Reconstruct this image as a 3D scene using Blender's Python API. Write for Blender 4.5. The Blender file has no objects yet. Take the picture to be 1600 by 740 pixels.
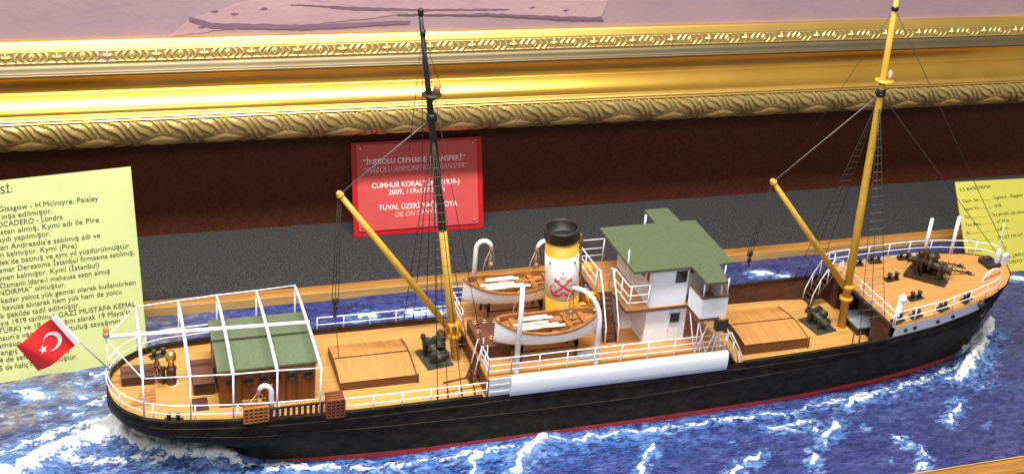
import bpy, bmesh, math, random
import numpy as np
from mathutils import Vector, Matrix
random.seed(7); rng = np.random.default_rng(11)
SC = bpy.context.scene
COL = SC.collection
R = math.radians

# ------------------------------------------------------------------ camera
cam = bpy.data.cameras.new("camera"); co = bpy.data.objects.new("camera", cam); COL.objects.link(co)
cam.sensor_width = 36.0; cam.sensor_fit = 'HORIZONTAL'; cam.lens = 44.70
cam.shift_x = 0.0; cam.shift_y = -0.10125; cam.clip_start = .02; cam.clip_end = 60
co.matrix_world = Matrix(((0.94875824, 0.0517775, -0.31173208, 0), (-0.30677632, 0.38755508, -0.86930395, 0),
                          (0.07580297, 0.9203913, 0.38358019, 1.0), (0, 0, 0, 1)))
SC.camera = co
# ------------------------------------------------------------------ light of the museum room and a flash fill
W = bpy.data.worlds.new("World"); SC.world = W; W.use_nodes = True
W.node_tree.nodes["Background"].inputs[0].default_value = (1.0, .96, .91, 1)
W.node_tree.nodes["Background"].inputs[1].default_value = .34
def area(name, loc, target, sx, sy, power, color):
    l = bpy.data.lights.new(name, 'AREA'); l.shape = 'RECTANGLE'; l.size = sx; l.size_y = sy; l.energy = power; l.color = color
    o = bpy.data.objects.new(name, l); COL.objects.link(o); o.location = loc
    d = Vector(target) - Vector(loc); o.rotation_euler = d.to_track_quat('-Z', 'Y').to_euler()
    return o
area("ceiling_lamp", (.12, .85, 2.6), (.12, 1.75, .1), 2.5, .24, 150, (1.0, .965, .90))
area("flash_fill", (.05, -.35, 1.75), (.6, 1.5, .1), .7, .4, 17, (1.0, .98, .95))  # soft fill in place of the camera flash, not a room light
SC.view_settings.view_transform = 'Standard'; SC.view_settings.look = 'None'
SC.view_settings.exposure = 0.0; SC.view_settings.gamma = 1.0

# ------------------------------------------------------------------ materials
MATS = {}
def mat(name, col, rough=.5, metal=0.0, var=.12, vscale=(40, 40, 40), bump=0.0, bscale=300, spec=.5, coat=0.0, col2=None, mix=(.4, .6), lines=None):
    if name in MATS: return MATS[name]
    m = bpy.data.materials.new(name); m.use_nodes = True; nt = m.node_tree; N = nt.nodes; L = nt.links
    b = N["Principled BSDF"]
    b.inputs["Roughness"].default_value = rough; b.inputs["Metallic"].default_value = metal
    b.inputs["Specular IOR Level"].default_value = spec; b.inputs["Coat Weight"].default_value = coat
    geo = N.new("ShaderNodeNewGeometry"); mp = N.new("ShaderNodeMapping"); L.new(geo.outputs["Position"], mp.inputs["Vector"])
    mp.inputs["Scale"].default_value = vscale
    nz = N.new("ShaderNodeTexNoise"); nz.inputs["Scale"].default_value = 1.0; nz.inputs["Detail"].default_value = 5; nz.inputs["Roughness"].default_value = .65
    L.new(mp.outputs[0], nz.inputs["Vector"])
    cr = N.new("ShaderNodeValToRGB"); L.new(nz.outputs["Fac"], cr.inputs[0])
    c2 = col2 if col2 else tuple(max(0, c * (1 - 2.0 * var)) for c in col)
    c1 = col if col2 else tuple(min(1, c * (1 + .6 * var)) for c in col)
    cr.color_ramp.elements[0].position = mix[0] - .1; cr.color_ramp.elements[0].color = (*c2, 1)
    cr.color_ramp.elements[1].position = mix[1] + .1; cr.color_ramp.elements[1].color = (*c1, 1)
    out = cr.outputs[0]
    if lines:                                    # thin seams: (axis index, spacing, width share, darkness)
        ax, sp, wd, dk = lines
        sep = N.new("ShaderNodeSeparateXYZ"); L.new(geo.outputs["Position"], sep.inputs[0])
        mu = N.new("ShaderNodeMath"); mu.operation = 'DIVIDE'; L.new(sep.outputs[ax], mu.inputs[0]); mu.inputs[1].default_value = sp
        fr = N.new("ShaderNodeMath"); fr.operation = 'FRACT'; L.new(mu.outputs[0], fr.inputs[0])
        lt = N.new("ShaderNodeMath"); lt.operation = 'LESS_THAN'; L.new(fr.outputs[0], lt.inputs[0]); lt.inputs[1].default_value = wd
        fl = N.new("ShaderNodeMath"); fl.operation = 'FLOOR'; L.new(mu.outputs[0], fl.inputs[0])
        wn = N.new("ShaderNodeTexWhiteNoise"); wn.noise_dimensions = '1D'; L.new(fl.outputs[0], wn.inputs["W"])
        pr = N.new("ShaderNodeMapRange"); L.new(wn.outputs["Value"], pr.inputs[0]); pr.inputs[3].default_value = .88; pr.inputs[4].default_value = 1.06
        mm = N.new("ShaderNodeMix"); mm.data_type = 'RGBA'; mm.blend_type = 'MULTIPLY'; mm.inputs[0].default_value = 1
        L.new(out, mm.inputs[6]); L.new(pr.outputs[0], mm.inputs[7])
        m2 = N.new("ShaderNodeMix"); m2.data_type = 'RGBA'; L.new(mm.outputs[2], m2.inputs[6]); m2.inputs[7].default_value = tuple(c * dk for c in col) + (1,)
        L.new(lt.outputs[0], m2.inputs[0]); out = m2.outputs[2]
    L.new(out, b.inputs["Base Color"])
    if bump:
        n2 = N.new("ShaderNodeTexNoise"); n2.inputs["Scale"].default_value = bscale; n2.inputs["Detail"].default_value = 4
        L.new(geo.outputs["Position"], n2.inputs["Vector"])
        bp = N.new("ShaderNodeBump"); bp.inputs["Strength"].default_value = bump; bp.inputs["Distance"].default_value = .002
        L.new(n2.outputs["Fac"], bp.inputs["Height"]); L.new(bp.outputs[0], b.inputs["Normal"])
    MATS[name] = m; return m

M_black = mat("black_hull_paint", (.031, .0255, .0185), .55, spec=.10, var=.35, vscale=(60, 60, 90), bump=.25, bscale=220)
M_red = mat("red_boot_paint", (.60, .050, .030), .5, var=.15)
M_white = mat("white_paint", (.82, .86, .94), .45, var=.03, vscale=(60, 60, 60), bump=.06, bscale=160)
M_grey = mat("light_grey_paint", (.60, .62, .66), .45, var=.05)
M_deck = mat("pale_deck_planks", (.61, .325, .085), .5, var=.14, vscale=(25, 300, 60), bump=.05, lines=(1, .0042, .13, .62))
M_boatdeck = mat("tan_deck_planks", (.54, .245, .068), .5, var=.16, vscale=(25, 300, 60), bump=.05, lines=(1, .0042, .13, .62))
M_fcdeck = mat("fore_deck_planks", (.58, .285, .075), .5, var=.14, vscale=(25, 300, 60), bump=.05, lines=(1, .0042, .13, .62))
M_hatch = mat("hatch_cover_wood", (.54, .25, .066), .5, var=.16, vscale=(300, 20, 60), bump=.06, lines=(0, .0035, .12, .78))
M_brown = mat("dark_brown_wood", (.075, .026, .013), .5, var=.25, vscale=(40, 40, 300), bump=.15)
M_mid = mat("hatch_side_wood", (.17, .058, .02), .5, var=.2, vscale=(30, 30, 300))
M_house = mat("mahogany_planks", (.20, .055, .016), .42, var=.22, vscale=(300, 300, 25), bump=.08, lines=(0, .0042, .12, .55))
M_rustb = mat("brown_bulwark_paint", (.085, .025, .014), .6, var=.35, vscale=(50, 50, 70), bump=.2)
M_green = mat("green_roof_felt", (.084, .112, .052), .85, var=.14, vscale=(420, 420, 420), bump=.3, bscale=900)
M_yel = mat("ochre_yellow_paint", (.66, .325, .018), .4, var=.08, vscale=(60, 60, 60), bump=.05)
M_mast = mat("mast_yellow_paint", (.62, .37, .04), .45, var=.10, vscale=(80, 80, 30))
M_mblack = mat("black_mast_paint", (.012, .012, .012), .4, var=.3)
M_iron = mat("dark_iron_fitting", (.030, .027, .022), .5, var=.4, vscale=(200, 200, 200), bump=.4, bscale=400)
M_irong = mat("greenish_iron_fitting", (.050, .052, .042), .55, var=.35, vscale=(200, 200, 200), bump=.4, bscale=400)
M_bronze = mat("brown_bronze_fitting", (.060, .036, .018), .45, metal=.3, var=.35, vscale=(200, 200, 200), bump=.4, bscale=400)
M_brass = mat("brass", (.75, .52, .18), .3, metal=.9, var=.1)
M_varn = mat("varnished_boat_wood", (.42, .17, .045), .45, var=.28, vscale=(30, 260, 200), bump=.08)
M_oar = mat("whitewashed_wood", (.80, .74, .62), .5, var=.08, vscale=(40, 200, 200))
M_rope = mat("dark_rigging_cord", (.035, .028, .022), .8, var=.2)
M_rope2 = mat("grey_rigging_cord", (.15, .13, .125), .8, var=.2)
M_hemp = mat("hemp_cord", (.50, .38, .22), .8, var=.2)
M_lampw = mat("lamp_wood", (.50, .24, .12), .45, var=.2)
M_glass = mat("dark_window", (.02, .02, .024), .15, var=.2, spec=.6)
M_flag = mat("red_flag_cloth", (.86, .022, .020), .7, var=.06)
M_flagw = mat("white_flag_cloth", (.84, .82, .84), .7, var=.03)
M_emb = mat("emblem_red_paint", (.55, .012, .03), .5, var=.05)
M_case = mat("case_frame_oak", (.40, .185, .035), .38, var=.25, vscale=(8, 200, 200), bump=.05)
M_cloth = mat("black_felt_cloth", (.058, .056, .061), .95, var=.55, vscale=(420, 420, 420), bump=.3, bscale=1100, spec=.12)
M_wall = mat("dark_wall_panelling", (.105, .028, .013), .5, var=.22, vscale=(160, 160, 160), bump=.1, spec=.25)
M_plq = mat("red_acrylic_backing", (.50, .014, .022), .25, var=.05, spec=.4)
M_plqi = mat("red_printed_sheet", (.58, .080, .075), .3, var=.05, spec=.4)
M_ink = mat("white_lettering", (.82, .74, .74), .5, var=.02)
M_ink2 = mat("pale_pink_lettering", (.72, .50, .50), .5, var=.02)
M_tex = mat("dark_print", (.035, .04, .02), .7, var=.1)
M_sheet = mat("yellow_info_card", (.55, .60, .25), .5, var=.05, vscale=(6, 6, 6))
M_sheet2 = mat("deep_yellow_info_card", (.54, .50, .075), .5, var=.05, vscale=(6, 6, 6))

# ------------------------------------------------------------------ mesh helpers
WL = {}                                             # world location of each built object
def lk(o): COL.objects.link(o); return o
def empty(name, loc, label, cat, group=None):
    o = lk(bpy.data.objects.new(name, None)); o.location = loc; o.empty_display_size = .05
    o["label"] = label; o["category"] = cat
    if group: o["group"] = group
    WL[o.name] = Vector(loc); return o
class MB:
    def __init__(s): s.v = []; s.f = []; s.mi = []; s.sm = []
    def add(s, V, F, mi=0, smooth=False):
        n = len(s.v); s.v += [tuple(p) for p in V]
        for f in F: s.f.append([n + i for i in f]); s.mi.append(mi); s.sm.append(smooth)
        return s
    def box(s, c, d, rot=None, mi=0):
        x, y, z = [k / 2 for k in d]
        P = [Vector(p) for p in ((-x, -y, -z), (x, -y, -z), (x, y, -z), (-x, y, -z), (-x, -y, z), (x, -y, z), (x, y, z), (-x, y, z))]
        if rot is not None: P = [rot @ p for p in P]
        return s.add([p + Vector(c) for p in P], [(3, 2, 1, 0), (4, 5, 6, 7), (0, 1, 5, 4), (1, 2, 6, 5), (2, 3, 7, 6), (3, 0, 4, 7)], mi)
    def bb(s, x0, x1, y0, y1, z0, z1, mi=0): return s.box(((x0 + x1) / 2, (y0 + y1) / 2, (z0 + z1) / 2), (x1 - x0, y1 - y0, z1 - z0), None, mi)
    def path(s, pts, r, seg=8, mi=0, closed=False, caps=True):
        pts = [Vector(p) for p in pts]; n = len(pts); rr = r if isinstance(r, (list, tuple)) else [r] * n
        V = []; up = None
        for i, p in enumerate(pts):
            if closed: t = pts[(i + 1) % n] - pts[i - 1]
            else: t = pts[min(i + 1, n - 1)] - pts[max(i - 1, 0)]
            t.normalize()
            if up is None: up = t.cross(Vector((0, 0, 1)) if abs(t.z) < .9 else Vector((0, 1, 0))).normalized()
            else: up = (up - t * up.dot(t)).normalized()
            b = t.cross(up)
            for k in range(seg):
                a = 2 * math.pi * k / seg; V.append(p + (up * math.cos(a) + b * math.sin(a)) * rr[i])
        F = []; m = n if closed else n - 1
        for i in range(m):
            j = (i + 1) % n
            for k in range(seg):
                q = (k + 1) % seg; F.append((i * seg + k, i * seg + q, j * seg + q, j * seg + k))
        if caps and not closed: F.append(tuple(range(seg))[::-1]); F.append(tuple((n - 1) * seg + k for k in range(seg)))
        return s.add(V, F, mi, True)
    def tube(s, a, b, r0, r1=None, seg=8, mi=0): return s.path([a, b], [r0, r0 if r1 is None else r1], seg, mi)
    def lathe(s, c, prof, seg=20, mi=0, axis=None):           # prof: (radius, height) list
        ax = Vector(axis).normalized() if axis else Vector((0, 0, 1)); e1 = ax.orthogonal().normalized(); e2 = ax.cross(e1)
        V = []; n = len(prof)
        for r, h in prof:
            for k in range(seg):
                a = 2 * math.pi * k / seg; V.append(Vector(c) + ax * h + (e1 * math.cos(a) + e2 * math.sin(a)) * r)
        F = [(i * seg + k, i * seg + (k + 1) % seg, (i + 1) * seg + (k + 1) % seg, (i + 1) * seg + k) for i in range(n - 1) for k in range(seg)]
        if prof[0][0] > 1e-6: F.append(tuple(range(seg))[::-1])
        if prof[-1][0] > 1e-6: F.append(tuple((n - 1) * seg + k for k in range(seg)))
        return s.add(V, F, mi, True)
    def ball(s, c, r, sc=(1, 1, 1), mi=0, seg=14):
        V = []; F = []; n = seg // 2 + 2
        for i in range(n):
            t = math.pi * i / (n - 1)
            for k in range(seg):
                a = 2 * math.pi * k / seg
                V.append((c[0] + r * sc[0] * math.sin(t) * math.cos(a), c[1] + r * sc[1] * math.sin(t) * math.sin(a), c[2] - r * sc[2] * math.cos(t)))
        F = [(i * seg + k, i * seg + (k + 1) % seg, (i + 1) * seg + (k + 1) % seg, (i + 1) * seg + k) for i in range(n - 1) for k in range(seg)]
        return s.add(V, F, mi, True)
    def prism(s, poly, z0, z1, mi=0):                          # plan polygon (x,y) extruded in z
        n = len(poly); V = [(x, y, z0) for x, y in poly] + [(x, y, z1) for x, y in poly]
        F = [tuple(range(n))[::-1], tuple(range(n, 2 * n))] + [(i, (i + 1) % n, n + (i + 1) % n, n + i) for i in range(n)]
        return s.add(V, F, mi)
    def grid(s, rows, mi=0, smooth=True, closed=False):        # rows of equal length point lists
        m = len(rows[0]); V = [p for r in rows for p in r]
        F = [(i * m + k, i * m + k + 1, (i + 1) * m + k + 1, (i + 1) * m + k) for i in range(len(rows) - 1) for k in range(m - 1)]
        return s.add(V, F, mi, smooth)
    def torus(s, c, R_, r, axis=(0, 0, 1), a0=0, a1=360, n=20, seg=6, mi=0):
        ax = Vector(axis).normalized(); e1 = ax.orthogonal().normalized(); e2 = ax.cross(e1)
        full = abs(a1 - a0) >= 359
        pts = [Vector(c) + (e1 * math.cos(R(a0 + (a1 - a0) * i / n)) + e2 * math.sin(R(a0 + (a1 - a0) * i / n))) * R_ for i in range(n if full else n + 1)]
        return s.path(pts, r, seg, mi, full)
    def build(s, name, mats, parent=None, label=None, bevel=0.0, top=None, solid=0.0):
        V = np.array(s.v, float); c = (V.min(0) + V.max(0)) / 2
        me = bpy.data.meshes.new(name); me.from_pydata((V - c).tolist(), [], s.f)
        for m in (mats if isinstance(mats, (list, tuple)) else [mats]): me.materials.append(m)
        me.polygons.foreach_set("material_index", s.mi); me.polygons.foreach_set("use_smooth", s.sm)
        me.validate(); me.update()
        o = lk(bpy.data.objects.new(name, me)); WL[o.name] = Vector(c)
        if parent is not None: o.parent = parent; o.location = Vector(c) - WL[parent.name]
        else: o.location = c
        if label: o["label"] = label
        if bevel:
            b = o.modifiers.new("bevel", 'BEVEL'); b.width = bevel; b.segments = 2; b.limit_method = 'ANGLE'; b.angle_limit = R(40)
        if solid:
            d = o.modifiers.new("solid", 'SOLIDIFY'); d.thickness = solid; d.offset = 0
        return o
def tag(o, label, cat, group=None, kind=None):
    if label: o["label"] = label
    if cat: o["category"] = cat
    if group: o["group"] = group
    if kind: o["kind"] = kind
    return o
def lerp(tab, x):
    return float(np.interp(x, [t[0] for t in tab], [t[1] for t in tab]))
def smooth(tab, n=3):                                    # smooth interpolation table (cosine eased by repeated averaging)
    xs = np.linspace(tab[0][0], tab[-1][0], 400); ys = np.interp(xs, [t[0] for t in tab], [t[1] for t in tab])
    for _ in range(n):
        k = np.ones(15) / 15; ys = np.convolve(np.pad(ys, 7, mode='reflect', reflect_type='odd'), k, 'valid')
    return list(zip(xs, ys))

def wy(x): return 1.9314 - .0094 * x                       # wall plane

# ------------------------------------------------------------------ noise for sculpted surfaces
def vnoise(x, y, seed=0):
    xi = np.floor(x).astype(int); yi = np.floor(y).astype(int); xf = x - xi; yf = y - yi
    def h(a, b):
        n = (a * 374761393 + b * 668265263 + seed * 974711) & 0x7fffffff
        n = ((n ^ (n >> 13)) * 1274126177) & 0x7fffffff
        return ((n ^ (n >> 16)) & 0xffff) / 65535.0
    u = xf * xf * (3 - 2 * xf); v = yf * yf * (3 - 2 * yf)
    return (h(xi, yi) * (1 - u) + h(xi + 1, yi) * u) * (1 - v) + (h(xi, yi + 1) * (1 - u) + h(xi + 1, yi + 1) * u) * v
def fbm(x, y, o=4, seed=0):
    s = 0; a = .5; t = 0
    for i in range(o): s = s + a * vnoise(x * 2 ** i, y * 2 ** i, seed + i * 17); t += a; a *= .55
    return s / t

# ================================================================== SETTING
# wall behind
mb = MB(); mb.add([(-1.6, wy(-1.6), -.02), (3.6, wy(3.6), -.02), (3.6, wy(3.6), 1.5), (-1.6, wy(-1.6), 1.5)], [(0, 1, 2, 3)])
mb.add([(-1.6, wy(-1.6) + .05, -.02), (3.6, wy(3.6) + .05, -.02), (3.6, wy(3.6) + .05, 1.5), (-1.6, wy(-1.6) + .05, 1.5)], [(3, 2, 1, 0)])
tag(mb.build("wall", M_wall), "dark red brown panelled wall behind the ship model and under the gilded frame", "wall", kind="structure")
# black cloth shelf between the case and the wall
mb = MB(); mb.add([(-1.6, 1.70, -.0008), (3.6, 1.70, -.0008), (3.6, wy(3.6), 0), (-1.6, wy(-1.6), 0)], [(0, 1, 2, 3)])
tag(mb.build("shelf_floor", M_cloth), "black felt covered shelf between the wooden case and the wall", "shelf", kind="structure")
# wooden case tray
tray = empty("display_tray", (.5, 1.39, -.03), "shallow oak tray with moulded rails holding the painted sea and the ship model", "tray")
def rail(y0, y1, xa, xb, top, z0, back=False):
    mb = MB(); h = top - z0
    prof = [(y0, z0), (y0, top - .0045), (y0 + .0025, top - .0015), (y0 + .006, top), (y1 - .006, top), (y1 - .0025, top - .0015), (y1, top - .0045), (y1, z0)]
    mb.grid([[(xa, y, z) for y, z in prof], [(xb, y, z) for y, z in prof]], smooth=False)
    mb.add([(xa, y, z) for y, z in prof], [tuple(range(8))]); mb.add([(xb, y, z) for y, z in prof], [tuple(range(8))[::-1]])
    return mb
M_litface = mat("flash_lit_wood", (.62, .37, .11), .45, var=.15, vscale=(8, 200, 200))  # rail wood coloured paler, for flash light falling on the inner face
for y0, y1, yl in ((1.683, 1.707, 1.6815), (1.068, 1.0935, 1.0950)):
    r_ = rail(y0, y1, -.75, 1.86, .0108, -.03).build("long_rail", M_case, tray)
    MB().bb(-.75, 1.86, min(y0, yl) if yl < y0 else y1, y0 if yl < y0 else yl, -.03, .0092).build("lit_inner_face", M_litface, r_)  # strip laid on the rail to carry the paler, flash-lit colour
MB().bb(-.785, -.75, 1.068, 1.707, -.03, .0108).build("short_rail", M_case, tray, bevel=.003)
MB().bb(1.86, 1.895, 1.068, 1.707, -.03, .0108).build("short_rail", M_case, tray, bevel=.003)
MB().bb(-.75, 1.86, 1.0680, 1.707, -.034, -.028).build("base_board", M_case, tray)

# ------------------------------------------------------------------ sea
STROKES = [  # (points, width, strength, lift)
 ([(0.425, 1.215), (0.436, 1.256), (0.456, 1.271)], .0045, 1.0, .003), ([(0.479, 1.22), (0.492, 1.243), (0.515, 1.263)], .007, 1.0, .006),
 ([(0.515, 1.263), (.535, 1.276)], .010, .9, .010),
 ([(0.63, 1.18), (0.645, 1.203)], .004, 1.2, .004), ([(.654, 1.214), (0.668, 1.226), (.677, 1.240)], .0035, 1.25, .004), ([(0.74, 1.150), (0.770, 1.168)], .004, 1.15, .004), ([(.782, 1.175), (0.81, 1.189)], .004, 1.2, .004),
 ([(0.868, 1.153), (0.880, 1.166)], .0035, 1.2, .004), ([(0.900, 1.182), (0.908, 1.192)], .0035, 1.2, .004), ([(0.912, 1.198), (0.930, 1.212), (0.948, 1.227)], .0048, 1.25, .006), ([(.900, 1.238), (.915, 1.236)], .003, 1.2, .003), ([(.905, 1.222), (.912, 1.218)], .003, 1.1, .003), ([(.87, 1.228), (.885, 1.224)], .004, .8, .002), ([(0.983, 1.262), (1.012, 1.27), (1.031, 1.276)], .005, 1.1, .004),
 ([(1.108, 1.195), (1.118, 1.206)], .0045, 1.25, .004), ([(1.128, 1.212), (1.154, 1.227)], .0040, 1.25, .004), ([(1.01, 1.182), (1.021, 1.165)], .003, 1.0, .002),
 ([(1.034, 1.152), (1.027, 1.138)], .0032, 1.2, .003), ([(1.018, 1.128), (1.003, 1.111)], .003, 1.2, .003), ([(1.03, 1.18), (1.005, 1.185)], .003, .7, .002), ([(0.85, 1.235), (0.909, 1.243)], .004, .95, .002),
 ([(1.036, 1.637), (1.066, 1.631), (1.087, 1.61)], .006, 1.2, .004), ([(0.439, 1.616), (0.497, 1.607)], .009, .95, .004), ([(0.385, 1.617), (0.362, 1.623)], .006, 1.1, .003),
 ([(-0.22, 1.32), (-0.113, 1.345), (-0.06, 1.380), (-0.017, 1.410), (0.017, 1.408)], .021, 1.0, .012), ([(-.10, 1.40), (-.05, 1.425), (-.01, 1.43)], .012, .85, .006),
 ([(-0.02, 1.395), (0.01, 1.415), (0.039, 1.374), (0.075, 1.350), (0.125, 1.332)], .023, 1.35, .017), ([(-.06, 1.36), (0.0, 1.345), (.06, 1.33)], .012, .78, .004),
 ([(0.12, 1.320), (0.169, 1.304), (0.23, 1.285), (0.291, 1.272)], .009, .80, .0025), ([(0.291, 1.268), (0.407, 1.266), (0.522, 1.272)], .007, .80, .002),
 ([(0.522, 1.272), (0.637, 1.268), (0.769, 1.266)], .0042, .95, .002), ([(0.769, 1.266), (0.919, 1.268), (1.065, 1.284)], .0042, .82, .002),
 ([(1.065, 1.280), (1.158, 1.302), (1.231, 1.326)], .010, .72, .003),
 ([(1.215, 1.300), (1.262, 1.340), (1.300, 1.374), (1.325, 1.397)], .012, 1.15, .024), ([(1.245, 1.345), (1.285, 1.372)], .016, .85, .014), ([(1.19, 1.285), (1.215, 1.300)], .008, .9, .006),
 ([(-0.115, 1.524), (-0.087, 1.513)], .008, 1.1, .003), ([(-0.099, 1.507), (-0.081, 1.505)], .006, 1.1, .003), ([(-0.036, 1.494), (-0.026, 1.492)], .004, 1.1, .002),
 ([(1.159, 1.246), (1.143, 1.243)], .003, .9, .002), ([(1.455, 1.560), (1.498, 1.535), (1.56, 1.52)], .006, 1.0, .003), ([(-.02, 1.545), (.02, 1.53)], .008, .8, .003), ([(.0, 1.49), (-.025, 1.47)], .007, .7, .003),
 ([(1.24, 1.27), (1.20, 1.265)], .006, .6, .002), ([(1.175, 1.29), (1.20, 1.295)], .005, .9, .002)]
_r = random.Random(5)
for _ in range(60):
    x, y = _r.uniform(-.34, .06), _r.uniform(1.30, 1.57); a = _r.uniform(-.5, .35); l = _r.uniform(.004, .017)
    STROKES.append(([(x, y), (x + l * math.cos(a), y + l * math.sin(a))], _r.uniform(.0018, .0042), _r.uniform(.55, 1.15), .0015))
for _ in range(26):
    x, y = _r.uniform(.1, 1.3), _r.uniform(1.12, 1.25); a = _r.uniform(-.5, 1.0); l = _r.uniform(.003, .009)
    STROKES.append(([(x, y), (x + l * math.cos(a), y + l * math.sin(a))], _r.uniform(.0015, .0028), _r.uniform(.5, 1.05), .001))
def make_sea():
    x0, x1, y0, y1 = -.749, 1.859, 1.0951, 1.6814; st = .0032
    nx = int((x1 - x0) / st); ny = int((y1 - y0) / st)
    xs = np.linspace(x0, x1, nx); ys = np.linspace(y0, y1, ny); X, Y = np.meshgrid(xs, ys)
    wx = X + .03 * (fbm(X * 9, Y * 9, 3, 5) - .5); wyy = Y + .05 * (fbm(X * 9, Y * 9, 3, 9) - .5)
    z = -.0035 + .007 * (fbm(wx * 7 + wyy * 3, wyy * 14 - wx * 2, 4, 2) - .5) + .0035 * (fbm(wx * 40, wyy * 70, 3, 21) - .5)
    foam = np.zeros_like(X); lift = np.zeros_like(X); halo = np.zeros_like(X)
    jx = X + .020 * (fbm(X * 70, Y * 70, 3, 31) - .5); jy = Y + .020 * (fbm(X * 70, Y * 70, 3, 37) - .5)
    for pts, w, s, lf in STROKES:
        d = np.full(X.shape, 9.0)
        for (ax, ay), (bx, by) in zip(pts[:-1], pts[1:]):
            L2 = (bx - ax) ** 2 + (by - ay) ** 2; t = np.clip(((jx - ax) * (bx - ax) + (jy - ay) * (by - ay)) / L2, 0, 1)
            d = np.minimum(d, np.hypot(jx - ax - t * (bx - ax), jy - ay - t * (by - ay)))
        g = np.exp(-(d / w) ** 2); foam = np.maximum(foam, g * s); lift = np.maximum(lift, lf * np.exp(-(d / (w * 1.3)) ** 2))
        halo = np.maximum(halo, np.exp(-(d / (w * 2.6 + .006)) ** 2) * min(1, s))
    foam *= .62 + .62 * fbm(X * 55, Y * 80, 3, 71)
    rough = fbm(X * 160, Y * 160, 3, 51)
    z = z + lift * (.55 + .9 * rough)
    # the near edge and rails stay clear of the waves
    z = np.clip(z, -.02, .03)
    murk = np.clip(1.25 - (X + .12) / .26, 0, 1) * np.clip((Y - 1.37) / .09, 0, 1) * fbm(X * 20, Y * 26, 3, 61)
    deep = np.clip((X - .6) / .75, 0, .85)
    bright = np.exp(-((Y - 1.262) / .045) ** 2) * np.clip((1.05 - X) / .5, .25, 1) * np.clip((X + .2) / .2, 0, 1)
    V = np.stack([X, Y, z], -1).reshape(-1, 3)
    i = np.arange(nx * ny).reshape(ny, nx); F = np.stack([i[:-1, :-1], i[:-1, 1:], i[1:, 1:], i[1:, :-1]], -1).reshape(-1, 4)
    me = bpy.data.meshes.new("water"); me.from_pydata(V.tolist(), [], F.tolist())
    for n, a in (("foam", foam), ("halo", halo), ("murk", murk), ("deep", deep), ("bright", bright), ("calm", np.clip((X + .15) / .45, 0, .86))):
        at = me.attributes.new(n, 'FLOAT', 'POINT'); at.data.foreach_set("value", a.reshape(-1).astype(np.float32))
    me.polygons.foreach_set("use_smooth", [True] * len(me.polygons))
    o = lk(bpy.data.objects.new("water", me))
    m = bpy.data.materials.new("painted_sea"); m.use_nodes = True; nt = m.node_tree; N = nt.nodes; L = nt.links; b = N["Principled BSDF"]
    geo = N.new("ShaderNodeNewGeometry")
    def noise(scale, rot, det=4, dist=0.0, ro=.6):
        mp = N.new("ShaderNodeMapping"); mp.inputs["Scale"].default_value = scale; mp.inputs["Rotation"].default_value = (0, 0, R(rot)); L.new(geo.outputs["Position"], mp.inputs[0])
        n = N.new("ShaderNodeTexNoise"); n.inputs["Scale"].default_value = 1; n.inputs["Detail"].default_value = det; n.inputs["Distortion"].default_value = dist; n.inputs["Roughness"].default_value = ro
        L.new(mp.outputs[0], n.inputs["Vector"]); return n.outputs["Fac"]
    def ramp(src, stops):
        r = N.new("ShaderNodeValToRGB"); L.new(src, r.inputs[0]); e = r.color_ramp.elements
        while len(e) < len(stops): e.new(.5)
        for k, (p, c) in enumerate(stops): e[k].position = p; e[k].color = (*c, 1) if len(c) == 3 else c
        return r.outputs[0]
    def at(n): a = N.new("ShaderNodeAttribute"); a.attribute_name = n; return a.outputs["Fac"]
    def mixc(f, a, c):
        q = N.new("ShaderNodeMix"); q.data_type = 'RGBA'
        if hasattr(f, "is_linked"): L.new(f, q.inputs[0])
        else: q.inputs[0].default_value = f
        for k, s in ((6, a), (7, c)):
            if hasattr(s, "is_linked"): L.new(s, q.inputs[k])
            else: q.inputs[k].default_value = (*s, 1)
        return q.outputs[2]
    def math_(op, a, c, clamp=False):
        q = N.new("ShaderNodeMath"); q.operation = op; q.use_clamp = clamp
        for k, s in ((0, a), (1, c)):
            if hasattr(s, "is_linked"): L.new(s, q.inputs[k])
            else: q.inputs[k].default_value = s
        return q.outputs[0]
    def vor(scale, rot, warp_=.35):
        mp = N.new("ShaderNodeMapping"); mp.inputs["Scale"].default_value = scale; mp.inputs["Rotation"].default_value = (0, 0, R(rot)); L.new(geo.outputs["Position"], mp.inputs[0])
        nn = N.new("ShaderNodeTexNoise"); nn.inputs["Scale"].default_value = 1.6; nn.inputs["Detail"].default_value = 3; L.new(mp.outputs[0], nn.inputs["Vector"])
        ad = N.new("ShaderNodeVectorMath"); ad.operation = 'MULTIPLY_ADD'; L.new(nn.outputs["Color"], ad.inputs[0]); ad.inputs[1].default_value = (warp_ * 3, warp_ * 3, 0); L.new(mp.outputs[0], ad.inputs[2])
        v = N.new("ShaderNodeTexVoronoi"); v.inputs["Scale"].default_value = 1; L.new(ad.outputs[0], v.inputs["Vector"])
        sp = N.new("ShaderNodeSeparateColor"); L.new(v.outputs["Color"], sp.inputs[0]); return sp.outputs[0], sp.outputs[1], v.outputs["Distance"]
    n1 = noise((16, 36, 30), 24, 6, .8); n2 = noise((70, 170, 100), 28, 4, .8); n3 = noise((40, 95, 60), -20, 5, 1.0); n4 = noise((260, 420, 200), 15, 4, .4); n5 = noise((9, 14, 10), 10, 4)
    va, va2, vad = vor((70, 190, 60), 26); vb, vb2, vbd = vor((150, 330, 100), 18); vc, vc2, vcd = vor((170, 260, 150), -15)
    f1 = math_('ADD', math_('MULTIPLY', math_('ADD', math_('MULTIPLY', n1, .72), math_('MULTIPLY', n5, .28)), .62), math_('ADD', math_('MULTIPLY', va, .16), math_('ADD', math_('MULTIPLY', vb, .10), math_('MULTIPLY', n4, .16))))
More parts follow.
